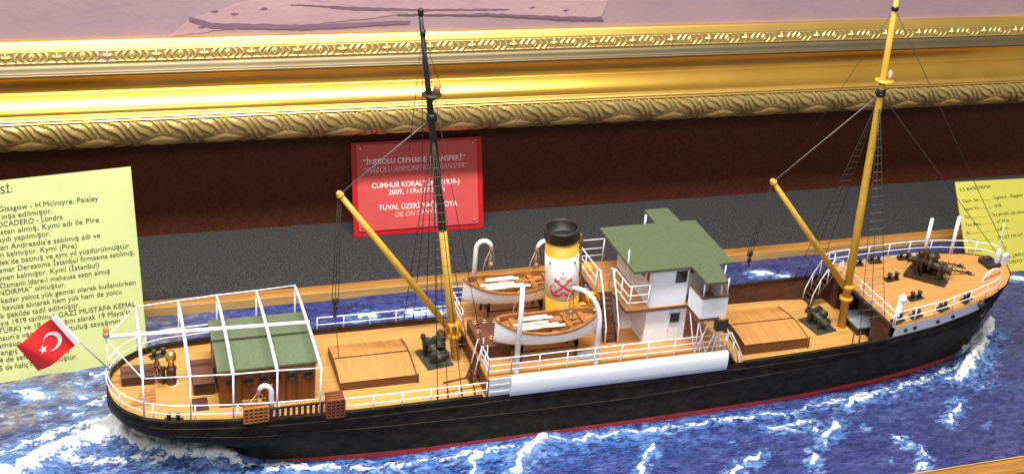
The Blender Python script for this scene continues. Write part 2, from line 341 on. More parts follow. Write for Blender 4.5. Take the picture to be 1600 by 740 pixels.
    base = ramp(f1, [(.34, (.005, .011, .062)), (.46, (.014, .027, .135)), (.56, (.034, .046, .195)), (.66, (.070, .090, .27)), (.76, (.13, .20, .40))])
    f2 = math_('ADD', math_('MULTIPLY', n3, .45), math_('ADD', math_('MULTIPLY', va2, .22), math_('ADD', math_('MULTIPLY', vb2, .16), math_('MULTIPLY', n4, .20))))
    purp = ramp(f2, [(.34, (.016, .014, .055)), (.48, (.030, .027, .098)), (.60, (.058, .048, .135)), (.74, (.075, .085, .21))])
    c = mixc(math_('MULTIPLY', at("deep"), .75), base, purp)
    cy = ramp(math_('ADD', math_('MULTIPLY', n3, .45), math_('ADD', math_('MULTIPLY', vb, .30), math_('MULTIPLY', n2, .25))), [(.50, (0, 0, 0)), (.58, (1, 1, 1))])
    c = mixc(math_('MULTIPLY', math_('MULTIPLY', cy, at("bright"), True), .9), c, (.035, .15, .46))
    # murky grey brown paint at the stern side
    mk = ramp(math_('ADD', math_('MULTIPLY', n1, .45), math_('ADD', math_('MULTIPLY', n5, .35), math_('MULTIPLY', va, .25))), [(.36, (.035, .040, .13)), (.47, (.085, .088, .15)), (.56, (.16, .14, .125)), (.66, (.20, .22, .30))])
    c = mixc(math_('MULTIPLY', at("murk"), 2.1, True), c, mk)
    left = math_('SUBTRACT', 1.0, at("calm"))
    # scattered pale dabs of the palette knife
    gate = ramp(n5, [(.38, (.05, .05, .05)), (.60, (1, 1, 1))])
    fa = ramp(math_('ADD', math_('MULTIPLY', va2, .6), math_('MULTIPLY', n4, .55)), [(.73, (0, 0, 0)), (.78, (1, 1, 1))])
    c = mixc(math_('MULTIPLY', math_('MULTIPLY', math_('MULTIPLY', fa, gate), left), .38), c, (.14, .27, .54))
    fb = ramp(math_('ADD', math_('MULTIPLY', vc, .62), math_('MULTIPLY', n4, .55)), [(.83, (0, 0, 0)), (.87, (1, 1, 1))])
    c = mixc(math_('MULTIPLY', math_('MULTIPLY', math_('MULTIPLY', fb, gate), left), .45), c, (.55, .63, .74))
    # broken light blue dabs round the foam, then the white itself
    hb_ = ramp(math_('ADD', math_('MULTIPLY', at("halo"), .52), math_('ADD', math_('MULTIPLY', vb2, .32), math_('MULTIPLY', n4, .32))), [(.60, (0, 0, 0)), (.72, (1, 1, 1))])
    hcol = ramp(va, [(.2, (.060, .17, .47)), (.55, (.11, .26, .56)), (.85, (.26, .42, .66))])
    c = mixc(math_('MULTIPLY', hb_, .62), c, hcol)
    hw = ramp(math_('ADD', math_('MULTIPLY', at("foam"), .66), math_('ADD', math_('MULTIPLY', vc2, .26), math_('MULTIPLY', n4, .42))), [(.74, (0, 0, 0)), (.81, (1, 1, 1))])
    c = mixc(hw, c, mixc(vb, (.62, .70, .78), (.82, .82, .80)))
    L.new(c, b.inputs["Base Color"]); b.inputs["Roughness"].default_value = .34; b.inputs["Specular IOR Level"].default_value = .35
    bp = N.new("ShaderNodeBump"); bp.inputs["Strength"].default_value = .55; bp.inputs["Distance"].default_value = .003
    L.new(math_('ADD', math_('MULTIPLY', va, .5), math_('ADD', math_('MULTIPLY', vb, .35), math_('MULTIPLY', n4, .9))), bp.inputs["Height"]); L.new(bp.outputs[0], b.inputs["Normal"])
    me.materials.append(m)
    tag(o, "painted blue sea with white foam that the ship model sails on", None, kind="structure")
make_sea()

# ------------------------------------------------------------------ gilded picture frame with its canvas
def gold(name, col, rough, low_col=None, metal=.92):
    m = bpy.data.materials.new(name); m.use_nodes = True; nt = m.node_tree; N = nt.nodes; L = nt.links; b = N["Principled BSDF"]
    b.inputs["Metallic"].default_value = metal; b.inputs["Roughness"].default_value = rough
    geo = N.new("ShaderNodeNewGeometry"); mp = N.new("ShaderNodeMapping"); mp.inputs["Scale"].default_value = (10, 14, 14); L.new(geo.outputs["Position"], mp.inputs[0])
    nz = N.new("ShaderNodeTexNoise"); nz.inputs["Scale"].default_value = 1; nz.inputs["Detail"].default_value = 5; L.new(mp.outputs[0], nz.inputs["Vector"])
    cr = N.new("ShaderNodeValToRGB"); L.new(nz.outputs["Fac"], cr.inputs[0])
    cr.color_ramp.elements[0].position = .3; cr.color_ramp.elements[0].color = (*[c * .84 for c in col], 1)
    cr.color_ramp.elements[1].position = .7; cr.color_ramp.elements[1].color = (*col, 1)
    out = cr.outputs[0]
    if low_col:  # darker gold where the relief is low
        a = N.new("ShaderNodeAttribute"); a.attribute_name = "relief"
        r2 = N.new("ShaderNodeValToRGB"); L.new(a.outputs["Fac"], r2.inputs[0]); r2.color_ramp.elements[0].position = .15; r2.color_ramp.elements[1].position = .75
        mx = N.new("ShaderNodeMix"); mx.data_type = 'RGBA'; L.new(r2.outputs[0], mx.inputs[0]); mx.inputs[6].default_value = (*low_col, 1); L.new(out, mx.inputs[7]); out = mx.outputs[2]
    L.new(out, b.inputs["Base Color"]); return m
M_gold = gold("gold_leaf", (.88, .50, .085), .27)
M_goldb = gold("bright_gold_leaf", (.90, .60, .16), .33)
M_goldd = gold("relief_gold_leaf", (.95, .66, .23), .35, low_col=(.45, .33, .12), metal=.7)
M_bronz = gold("dull_bronze_leaf", (.24, .19, .11), .5)
frm = empty("framed_painting", (.8, 1.92, .19), "large oil painting in a wide carved gilt frame hanging above the ship model", "painting")
XA, XB = -1.5, 3.4
def fpt(x, d, z): return (x, wy(x) - d, z)
def band(name, prof, m, smooth_=True):
    mb = MB(); xs = np.linspace(XA, XB, 9)
    mb.grid([[fpt(x, d, z) for d, z in prof] for x in xs], smooth=smooth_)
    return mb.build(name, m, frm)
band("inner_slip", [(.018, .3497), (.0245, .3492), (.0262, .3484), (.0285, .3455), (.0325, .3385), (.0340, .3367), (.0340, .3338)], M_goldb)
band("stepped_fillet", [(.0385, .3176), (.0415, .3170), (.0462, .3166), (.0468, .3120), (.0480, .3106), (.0482, .3064), (.0500, .3056), (.0530, .3054), (.0543, .3040), (.0543, .3018), (.0525, .3000)], M_bronz)
band("cove", [(.0525, .3000), (.0512, .2985), (.0500, .2960), (.0486, .2920), (.0476, .2880), (.0469, .2840), (.0466, .2800), (.0468, .2770), (.0474, .2750), (.0488, .2735)], M_gold)
band("rounded_moulding", [(.0488, .2735), (.0515, .2716), (.0560, .2681), (.0605, .2642), (.0645, .2604), (.0676, .2570), (.0697, .2540), (.0708, .2512), (.0713, .2490), (.0714, .2472), (.0730, .2462)], M_gold)
band("bead_fillet", [(.0730, .2462), (.0768, .2446), (.0790, .2428), (.0795, .2415), (.0790, .2406), (.0780, .2402), (.0784, .2396), (.0798, .2386), (.0802, .2377), (.0796, .2368), (.0775, .2362)], M_goldb)
def relief(name, prof, hfun, amp, st, nz_, m):
    xs = np.arange(-.42, 2.35, st); P = np.array(prof); s = np.r_[0, np.cumsum(np.hypot(*np.diff(P, axis=0).T))]; s /= s[-1]
    t = np.linspace(0, 1, nz_); D = np.interp(t, s, P[:, 0]); Z = np.interp(t, s, P[:, 1])
    for _ in range(2): D[1:-1] = (D[:-2] + 2 * D[1:-1] + D[2:]) / 4; Z[1:-1] = (Z[:-2] + 2 * Z[1:-1] + Z[2:]) / 4
    td = np.gradient(D); tz = np.gradient(Z); ln = np.hypot(td, tz); nd, nzv = -tz / ln, td / ln
    Xg, Tg = np.meshgrid(xs, t); H = hfun(Xg, Tg); e = np.clip(np.minimum(Tg, 1 - Tg) / .06, 0, 1)
    Hh = H * e * amp
    Dg = D[:, None] + nd[:, None] * Hh; Zg = Z[:, None] + nzv[:, None] * Hh
    V = np.stack([Xg, 1.9314 - .0094 * Xg - Dg, Zg], -1).reshape(-1, 3); n = len(xs)
    i = np.arange(n * nz_).reshape(nz_, n); F = np.stack([i[:-1, :-1], i[:-1, 1:], i[1:, 1:], i[1:, :-1]], -1).reshape(-1, 4)[:, ::-1]
    c = (V.min(0) + V.max(0)) / 2
    me = bpy.data.meshes.new(name); me.from_pydata((V - c).tolist(), [], F.tolist())
    a = me.attributes.new("relief", 'FLOAT', 'POINT'); a.data.foreach_set("value", H.reshape(-1).astype(np.float32))
    me.polygons.foreach_set("use_smooth", [True] * len(me.polygons)); me.materials.append(m)
    o = lk(bpy.data.objects.new(name, me)); o.parent = frm; o.location = Vector(c) - WL[frm.name]; WL[o.name] = Vector(c)
def h_leaf(x, t):
    P = .0950; ph = (x - .762) / P; k = np.floor(ph + .5); u = ph - k                       # almond shaped bud at u = 0
    jit = vnoise(k * 3.7, k * 0 + .5, 5) - .5
    tc = .66 - .10 * u; wd = .20 * np.clip(1 - (np.abs(u) / .37) ** 1.5, 0, 1) + 1e-4
    bud = np.sqrt(np.clip(1 - ((t - tc) / wd) ** 2, 0, 1)) * np.clip((.37 - np.abs(u)) / .25, 0, 1) ** .4
    rim = np.exp(-((t - tc + wd + .06) / .035) ** 2) * np.clip((.44 - np.abs(u)) / .1, 0, 1) * (t < tc)
    v = ph + .12 * jit; s = 7.0 * (v - .95 * t + .48 * t * t) + .35 * np.sin(v * 12.566)
    f = s - np.floor(s); frond = np.clip(1.15 * (1 - f) ** .8, 0, 1) * np.clip(f / .10, 0, 1) * (.75 + .35 * vnoise(np.floor(s) * 1.7, t * 3, 4))
    s2 = 3.5 * (v + .9 * t) + .4; f2 = s2 - np.floor(s2); low = .8 * np.clip(1 - np.abs(f2 - .5) * 2.2, 0, 1) ** .6
    leaf = np.where(t < .80 + .07 * np.sin(v * 12.566), frond, low)
    out = np.where(bud > .05, .25 + .85 * bud, np.where(rim > .2, .10 + .45 * rim, .68 * leaf))
    return np.clip(out + .10 * (fbm(x * 300, t * 8, 2, 3) - .5), 0, 1.15)
def h_orn(x, t):
    P = .0715; ph = (x - .668) / P; u = ph - np.floor(ph + .5); X_ = u * P; Y_ = (t - .5) * .0180
    r = np.hypot(X_, Y_); th = np.arctan2(Y_, X_)
    ros = np.clip(1.15 - (r / (.0074 * (.66 + .34 * np.cos(4 * th))))** 2, 0, 1) * .9 + .5 * np.exp(-(r / .0014) ** 2)
    v = ph - np.floor(ph); s = v * 7.0 + .15 * (t - .5) + .75 * np.sin((t - .05) * 3.3) * np.where(u > 0, 1, -1)
    fl = (1 - np.abs(np.sin(np.pi * s)) ** .6) * np.clip((np.abs(u) - .10) / .05, 0, 1) * np.clip(1.0 - np.abs(t - .5) / .46, 0, 1) ** .4
    edge = .55 * ((t < .10) | (t > .92))
    return np.clip(np.maximum(np.maximum(ros, fl), edge) + .1 * (fbm(x * 400, t * 8, 2, 8) - .5), 0, 1.1)
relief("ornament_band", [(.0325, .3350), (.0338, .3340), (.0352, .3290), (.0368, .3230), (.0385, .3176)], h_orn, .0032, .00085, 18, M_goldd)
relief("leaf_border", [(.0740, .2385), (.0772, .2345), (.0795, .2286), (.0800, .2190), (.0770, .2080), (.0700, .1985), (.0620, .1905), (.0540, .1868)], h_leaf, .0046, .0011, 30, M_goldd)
band("frame_back", [(.0560, .1866), (.030, .1862), (.0, .1860)], M_bronz, False)
# canvas
M_can = mat("mauve_oil_paint", (.43, .285, .29), .55, col2=(.31, .21, .27), vscale=(4, 4, 9), mix=(.35, .65), bump=.25, bscale=120)
M_can1 = mat("pinkish_sand_oil_paint", (.50, .33, .33), .55, col2=(.42, .26, .30), vscale=(6, 6, 30), bump=.3, bscale=150)
M_can2 = mat("dark_violet_oil_paint", (.17, .09, .14), .55, col2=(.25, .14, .20), vscale=(6, 6, 30), bump=.3, bscale=150)
mb = MB(); mb.add([fpt(-1.5, .020, .345), fpt(3.4, .020, .345), fpt(3.4, .020, 1.25), fpt(-1.5, .020, 1.25)], [(0, 1, 2, 3)])
cvs = mb.build("canvas", M_can, frm)
def patch(name, P, dep, m, wob=.0012):
    out = []
    for (a, b), (c_, d) in zip(P, P[1:] + P[:1]):
        n = max(2, int(math.hypot(c_ - a, d - b) / .008))
        for i in range(n):
            t = i / n; out.append((a + (c_ - a) * t + random.uniform(-wob, wob), b + (d - b) * t + random.uniform(-wob, wob)))
    mb = MB(); n = len(out); mb.add([fpt(x, dep, z) for x, z in out] + [fpt(x, dep - .0015, z) for x, z in out], [tuple(range(n))] + [(i, n + i, n + (i + 1) % n, (i + 1) % n) for i in range(n)])
    return mb.build(name, m, cvs)
patch("painted_plank", [(0.114, 0.349), (0.151, 0.377), (0.257, 0.411), (0.469, 0.423), (0.52, 0.381), (0.297, 0.361), (0.199, 0.359)], .0208, M_can1)
patch("painted_shadow", [(0.147, 0.381), (0.18, 0.370), (0.317, 0.364), (0.493, 0.367), (0.493, 0.362), (0.327, 0.356), (0.179, 0.362), (0.147, 0.374)], .0215, M_can2, .0008)
patch("painted_plank", [(0.277, 0.414), (0.449, 0.411), (0.834, 0.394), (0.826, 0.366), (0.78, 0.364), (0.632, 0.376), (0.492, 0.378), (0.367, 0.399)], .0212, M_can1)
patch("painted_shadow", [(0.471, 0.378), (0.632, 0.376), (0.785, 0.367), (0.826, 0.366), (0.830, 0.360), (0.78, 0.361), (0.633, 0.3725)], .0218, M_can2, .0008)
patch("painted_shadow", [(0.30, 0.398), (0.40, 0.392), (0.52, 0.386), (0.66, 0.3835), (0.66, 0.3815), (0.52, 0.383), (0.40, 0.3875)], .0218, M_can2, .0008)
for px, pz in ((.185, .389), (.215, .384), (.165, .364), (.26, .392), (.70, .385), (.76, .379)):
    patch("painted_pebble", [(px - .006, pz), (px, pz + .0018), (px + .006, pz + .0005), (px, pz - .0022)], .0216, M_can2, .0006)

# ------------------------------------------------------------------ flat printed things
def text_mesh(body, bold=0.0):
    cu = bpy.data.curves.new("txt", 'FONT'); cu.body = body; cu.size = 1.0; cu.resolution_u = 3; cu.offset = bold
    ob = bpy.data.objects.new("txt", cu); COL.objects.link(ob)
    dg = bpy.context.evaluated_depsgraph_get(); me = bpy.data.meshes.new_from_object(ob.evaluated_get(dg))
    V = np.array([v.co[:] for v in me.vertices]); F = [list(p.vertices) for p in me.polygons]
    bpy.data.objects.remove(ob); bpy.data.meshes.remove(me); bpy.data.curves.remove(cu)
    return V, F
class Fr:                                            # a leaning sheet: origin, u, v, normal
    def __init__(s, o, u, v):
        s.o = Vector(o); s.u = Vector(u).normalized(); s.v = (Vector(v) - s.u * Vector(v).dot(s.u)).normalized(); s.n = s.u.cross(s.v)
    def P(s, a, b, h=0.0): return s.o + s.u * a + s.v * b + s.n * h
    def slab(s, a0, a1, b0, b1, h0, h1, mb=None):
        mb = mb or MB(); Q = [(a0, b0), (a1, b0), (a1, b1), (a0, b1)]
        return mb.add([s.P(a, b, h0) for a, b in Q] + [s.P(a, b, h1) for a, b in Q], [(3, 2, 1, 0), (4, 5, 6, 7), (0, 1, 5, 4), (1, 2, 6, 5), (2, 3, 7, 6), (3, 0, 4, 7)])
    def write(s, body, a0, b0, a1, b1, size, m, parent, h, bold=0.0, slant=0.0):
        V, F = text_mesh(body, bold); lo, hi = V[:, 0].min(), V[:, 0].max(); k = (a1 - a0) / (hi - lo)
        mb = MB(); mb.add([s.P(a0 + (x - lo) * k + slant * y * size, b0 + (b1 - b0) * (x - lo) / (hi - lo) + y * size, h) for x, y, _ in V], F)
        return mb.build("lettering", m, parent)
# red plaque
PF = Fr((.4049, 1.8700, .0005), (1, -.0097, 0), (.0031, .3195, .9476)); PW, PH = .2272, .1583
plq = empty("red_plaque", tuple(PF.P(PW / 2, 0)), "red acrylic plaque with white lettering leaning on the wall under the gilded frame", "plaque")
PF.slab(0, PW, 0, PH, -.004, 0).build("backing_panel", M_plq, plq)
PF.slab(.0085, PW - .0095, .0085, PH - .0040, .0002, .0022).build("printed_sheet", M_plqi, plq)
for t, a, b, c, d, bold, sl, m in [("“İNEBOLU CEPHANE TRANSFERİ”", .0193, .1212, .1953, .1202, .012, 0, M_ink), ("“INEBOLU AMMUNITION TRANSFER”", .0189, .1072, .1990, .1066, 0, .2, M_ink2),
        ("CUMHUR KORALTÜRK (1939-)", .0327, .0803, .1851, .0798, .012, 0, M_ink), ("2009, 119x177,5 cm", .0608, .0677, .1581, .0685, .012, 0, M_ink),
        ("TUVAL ÜZERİ YAĞLIBOYA", .0429, .0427, .1806, .0416, .012, 0, M_ink), ("OIL ON CANVAS", .0701, .0293, .1470, .0308, 0, .2, M_ink2)]:
    PF.write(t, a, b, c, d, .0125, m, plq, .0029, bold, sl)
for a, b in ((.0150, .1475), (.2110, .1475), (.0150, .0150), (.2110, .0150)):
    mb = MB(); q = PF.P(a, b, .0024)
    mb.lathe(q, [(.0022, 0), (.0022, .0006), (.0012, .0012), (0, .0013)], 10, axis=PF.n)
    mb.tube(PF.P(a - .0028, b - .0028, .0026), PF.P(a + .0028, b + .0028, .0030), .0006, seg=5); mb.build("screw_pin", M_brass, plq)
# info card at the stern
LF = Fr((-.342, 1.5243, .002), (.9921, .1254, 0), (-.038, .3005, .953)); LW, LH = .40, .2620
lp = empty("information_card", tuple(LF.P(LW / 2, 0)), "pale yellow card with many lines of text leaning behind the ship's stern and red flag", "card")
LF.slab(0, LW, -.008, LH, -.002, 0).build("card_sheet", M_sheet, lp)
for t, a, b, c, d in [('TARİHÇESİ:',0.170,0.2440,0.2472,0.2453), ('Gövde Glasgow - H.Mcintyre, Paisley',0.196,0.2216,0.3539,0.2209), ("1878'da inşa edilmiştir.",0.196,0.2112,0.2937,0.2113), ('Adı TROCADERO - Londra',0.196,0.2009,0.3059,0.2015),
    ('Yunanistan almış, Kymi adı ile Pire',0.196,0.1910,0.3521,0.1915), ('limanı kaydı yapılmıştır.',0.192,0.1810,0.2885,0.1812), ("Kaptan Andreadis'e satılmış adı ve",0.2055,0.1709,0.3519,0.1703), ('aynen kalmıştır. Kymi (Pire)',0.2050,0.1611,0.3202,0.1605),
    ("Erdek'de batmış ve aynı yıl yüzdürülmüştür.",0.2110,0.1507,0.3899,0.1507), ('Ramar Deresoma İstanbul firmasına satılmış,',0.2150,0.1405,0.3942,0.1407), ('aynen kalmıştır. Kymi (İstanbul)',0.2150,0.1302,0.3466,0.1302), ('Osmanlı idare-i mahsusa satın almış',0.2196,0.1200,0.3599,0.1193),
    ('“BANDIRMA” olmuştur.',0.2010,0.1105,0.3015,0.1099), ('e kadar yalnız yük gemisi olarak kullanılırken',0.2114,0.1000,0.3922,0.0991), ('ve havuza alınarak hem yük hem de yolcu',0.2080,0.0900,0.3725,0.0891), ('olacak şekilde tadil edilmiştir.',0.1960,0.0800,0.3169,0.0791),
    ('Mayıs 1919 tarihinde GAZİ MUSTAFA KEMAL',0.2050,0.0700,0.3896,0.0690), ("(ATATÜRK) ve 18 arkadaşını alarak 19 Mayıs'ta",0.1900,0.0600,0.3827,0.0592), ("Samsun'a varmış ve kurtuluş savaşının",0.1980,0.0502,0.3668,0.0490), ("Samsun", .2050, .0405, .2380, .0402), ('y.',0.2897,0.0400,0.2960,0.0400),
    ('Dangıç',0.2050,0.0306,0.2330,0.0305), ('1924 de seferden alınmış',0.1960,0.0205,0.2979,0.0200), ("1925 de haliç'te sökülmüştür.",0.1960,0.0098,0.3072,0.0093)]:
    LF.write(t, a, b, c, d, .0100 if 'TAR' not in t else .0135, M_tex, lp, .0006, .0)
# info card at the bow
RF = Fr((1.4165, 1.5708, .001), (.999, -.0436, 0), (.0245, .5608, .8276))
rp = empty("information_card", tuple(RF.P(.12, 0)), "deep yellow card with dotted specification lines leaning behind the ship's bow", "card")
RF.slab(0, .24, -.010, .1553, -.002, 0).build("card_sheet", M_sheet2, rp)
for t, a, b, c, d, sz in [("S S BANDIRMA", .0061, .1380, .0702, .1418, .0085), ("Yapım Yeri ............ : İngiltere - Glasgow", .0077, .1185, .1330, .1239, .0075), ("Yapım Yılı ............. : 1878", .0080, .1045, .0849, .1072, .0075),
        ("Tipi ...................... : Saç gövdeli, tek uskurlu", .0075, .0905, .1368, .0945, .0075), ("Tam Boyu ............... : 47.70 m", .0071, .0770, .0959, .0803, .0075), ("En ......................... : 6.83 m", .0071, .0630, .0922, .0670, .0075),
        ("Tonajı ................... : 279 GT/192 NT", .0060, .0490, .1200, .0535, .0075), ("Makina ................. : 1", .0055, .0317, .0822, .0338, .0075), ("ANIL JAKO", .0650, .0170, .1200, .0200, .0085), ("ANTONYO E", .0650, .0060, .1180, .0095, .0085)]:
    RF.write(t, a, b, c, d, sz, M_tex, rp, .0006, .0)

# ================================================================== THE SHIP
YC = 1.38
ship = empty("model_ship", (.65, YC, 0), "long black hulled wooden steamship model with yellow funnel and two masts on the painted sea", "model ship")
TOP = smooth([(-.01, .0835), (.05, .0815), (.13, .0790), (.18, .0760), (.24, .0738), (.3, .0727), (.45, .0722), (.7, .0724), (.8, .0755), (.95, .0790), (1.06, .0830), (1.14, .0900), (1.22, .0985), (1.32, .109)], 1)
FCZ = [(1.05, .1005), (1.14, .1090), (1.20, .1160), (1.25, .1205), (1.315, .1300)]
HB = smooth([(-.002, .0), (.0, .016), (.004, .032), (.010, .046), (.02, .060), (.04, .0765), (.07, .0870), (.13, .0945), (.2, .0970), (.3, .0980), (.45, .0980), (.9, .0980), (1.0, .0965), (1.06, .0925), (1.14, .0870), (1.20, .0770), (1.24, .0665), (1.278, .0480), (1.30, .0265), (1.312, 0)], 0)
WB = smooth([(.02, 0), (.06, .010), (.10, .032), (.17, .0620), (.207, .0750), (.28, .0885), (.358, .0945), (.45, .0945), (.68, .0945), (.86, .0900), (.95, .0845), (1.068, .0724), (1.15, .0570), (1.214, .0425), (1.237, .0350), (1.29, .010), (1.312, 0)], 1)
def top(x): return lerp(TOP, x)
def fcz(x): return lerp(FCZ, x)
def hb(x): return max(0.0, lerp(HB, x))
def wb(x): return max(0.0, lerp(WB, x))
def zlow(x): return lerp([(-.002, .058), (.0, .053), (.02, .044), (.05, .030), (.08, .010), (.11, -.01), (.15, -.03), (2, -.03)], x)
def warp(x, z):                                        # stem rake towards the water
    k = np.clip((x - 1.14) / .172, 0, 1); return x - .030 * k * k * np.clip(1 - z / .125, 0, 1.3)
def half(x, z):                                        # half breadth of the hull at station x, height z
    t = top(x) if x < 1.057 else fcz(x)
    zl = zlow(x)
    if z <= 0 and zl <= -.029: return wb(x) * (1 - .04 * (-z / .03))
    if x < .20 and z > 0 or zl > -.029:
        zc = lerp([(.0, .052), (.02, .044), (.05, .036), (.10, .027), (.20, .010)], x); ze = lerp([(0, .075), (.1, .064), (.2, .060)], x)
        q = float(np.clip((z - max(zc, zl)) / (ze - zc), 0, 1)); g = math.sqrt(max(0, 1 - (1 - q) ** 2)); g = g * lerp([(0, 1), (.1, 1), (.2, .99)], x)
        lo = wb(x) * float(np.clip((z - zl) / .02, .05, 1))
        return lo + (hb(x) - lo) * g
        q = np.clip((z - zl) / (max(t * .80, zl + .02) - zl), 0, 1); s = math.sqrt(max(0, 1 - (1 - q) ** 2.2)); return hb(x) * s if x < .10 else (wb(x) + (hb(x) - wb(x)) * s) if z > 0 else wb(x) * .97
    q = np.clip(z / (.07 if x < 1.0 else t), 0, 1)
    s = q ** (.7 if x < 1.0 else .95)
    return wb(x) + (hb(x) - wb(x)) * s
XS = [-.002, -.0015, .0, .002, .004, .007, .010, .015, .02, .03, .04, .055, .07, .09, .11, .13, .16, .2, .24, .28, .33, .38, .45, .52, .6, .68, .76, .82, .88, .94, 1.0, 1.03, 1.056, 1.058, 1.08, 1.10, 1.12, 1.14, 1.16, 1.18, 1.20, 1.22, 1.24, 1.26, 1.275, 1.288, 1.298, 1.305, 1.309, 1.312]
FR = [0, .08, .16, .25, .34, .36, .45, .55, .65, .75, .85, .93, 1.0]
def side(x, sgn, ztop):
    zl = zlow(x)
    zs = [zl + (ztop - zl) * f for f in FR]
    if zl <= -.029: zr = lerp([(.14, -.008), (.27, .0055)], x); zs[4] = zr - .0012; zs[5] = zr; zs[3] = min(-.006, zr - .003); zs[2] = -.012; zs[1] = -.02
    zs = sorted(zs)
    return [(float(warp(x, z)), YC + sgn * half(x, z), z) for z in zs]
mb = MB()
for sgn in (-1, 1):
    rows = [side(x, sgn, top(x)) for x in XS]
    m = len(FR)
    V = [p for r in rows for p in r]; F = []; MI = []
    for i in range(len(rows) - 1):
        for k in range(m - 1):
            f = (i * m + k, (i + 1) * m + k, (i + 1) * m + k + 1, i * m + k + 1); F.append(f if sgn < 0 else f[::-1])
            MI.append(1 if (k < 4 and XS[i] > .12) else 0)
    n0 = len(mb.v); mb.v += V
    for f, q in zip(F, MI): mb.f.append([n0 + a for a in f]); mb.mi.append(q); mb.sm.append(True)
# closing lid under the deck planking
for a, b in zip(XS[:-1], XS[1:]):
    mb.add([(float(warp(a, top(a))), YC - hb(a), top(a) - .012), (float(warp(b, top(b))), YC - hb(b), top(b) - .012), (float(warp(b, top(b))), YC + hb(b), top(b) - .012), (float(warp(a, top(a))), YC + hb(a), top(a) - .012)], [(0, 1, 2, 3)]) if 0.455 < a < .79 else None
hull = mb.build("hull", [M_black, M_red], ship)
def strake(f, xa, xb, r, n=70):
    for sgn in (-1, 1):
        pts = [(float(warp(x, f(x))), YC + sgn * (half(x, f(x)) + .0003), f(x)) for x in np.linspace(xa, xb, n)]
        MB().path(pts, r, 6).build("rubbing_strake", M_black, hull)
strake(lambda x: top(x) - .0095, .012, 1.29, .0011)
LOWS = smooth([(0, .064), (.09, .0600), (.166, .0520), (.31, .0450), (.5, .0415), (.67, .0410), (.886, .0520), (1.1, .066), (1.32, .083)], 2)
strake(lambda x: lerp(LOWS, x), .06, 1.28, .0011)
def capline(xa, xb, zoff, w, name, m, th=.002, extra=.0012):
    for sgn in (-1, 1):
        mb = MB(); rows = []
        for x in [xx for xx in XS if xa <= xx <= xb]:
            z = top(x) + zoff; X_ = float(warp(x, z)); ho = hb(x) + extra; hi = max(0, hb(x) - w)
            rows.append([(X_, YC + sgn * ho, z), (X_, YC + sgn * ho, z + th), (X_, YC + sgn * hi, z + th), (X_, YC + sgn * hi, z)])
        mb.grid(rows, smooth=False); mb.build(name, m, ship)
capline(-.002, .46, -.0005, .004, "toe_rail", M_black)
capline(.79, 1.056, -.0005, .004, "bulwark_cap", M_black)
# inner bulwark faces
for sgn in (-1, 1):
    mb = MB(); mb.grid([[(x, YC + sgn * (half(x, z) - .003), z) for z in (.047, .058, .068, top(x) - .0002)] for x in np.linspace(.79, 1.056, 14)], smooth=False)
    mb.build("bulwark", M_rustb, ship)
    mb = MB(); mb.grid([[(x, YC + sgn * max(0, hb(x) - .003), top(x) - .012), (x, YC + sgn * max(0, hb(x) - .003), top(x) - .0002)] for x in [q for q in XS if q < .46]], smooth=False)
    mb.build("bulwark", M_rustb, ship)
# decks
def deck(name, xs, zf, inset, m, th=.003):
    mb = MB(); rows = []
    for x in xs:
        h = max(.0003, half(x, zf(x)) - inset); rows.append([(float(warp(x, zf(x))), YC + h * k, zf(x) + .0018 * (1 - k * k)) for k in np.linspace(-1, 1, 9)])
    mb.grid(rows); return mb.build(name, m, ship)
deck("stern_deck", [x for x in XS if x <= .46] + [.46], lambda x: top(x) - .0065, .0028, M_deck)
deck("fore_well_deck", np.linspace(.78, 1.06, 12), lambda x: .048, .0028, M_deck)
deck("forecastle_deck", [1.0565] + [x for x in XS if x > 1.057], lambda x: fcz(x) - .0012, .0008, M_fcdeck)
# boat deck block amidships
mb = MB(); mb.bb(.455, .793, YC - .0955, YC + .0955, .0940, .0975); mb.build("boat_deck", M_boatdeck, ship)
mb = MB(); mb.bb(.457, .791, YC - .0925, YC + .0925, .060, .0940); mb.build("casing", M_mid, ship)
for sgn in (-1, 1):
    mb = MB(); prof = [(.0950, .0978), (.0985, .0972), (.1003, .0945), (.1012, .090), (.1014, .084), (.1010, .077), (.1000, .0700), (.0960, .0695)]
    mb.grid([[(x, YC + sgn * y, z) for y, z in prof] for x in np.linspace(.486, .793, 5)])
    for x, d in ((.486, 1), (.793, -1)): mb.add([(x, YC + sgn * y, z) for y, z in prof], [tuple(range(8))[::d]])
    mb.build("side_plating", M_white, ship)
    mb = MB(); mb.bb(.4575, .4855, YC + sgn * .0965 - .0012, YC + sgn * .0965 + .0012, .0690, .0965)
    mb.bb(.4585, .4845, YC + sgn * .0980 - .0005, YC + sgn * .0980 + .0005, .0865, .0885); mb.bb(.4585, .4845, YC + sgn * .0980 - .0005, YC + sgn * .0980 + .0005, .0765, .0785)
    mb.build("bulwark_panel", M_grey, ship)
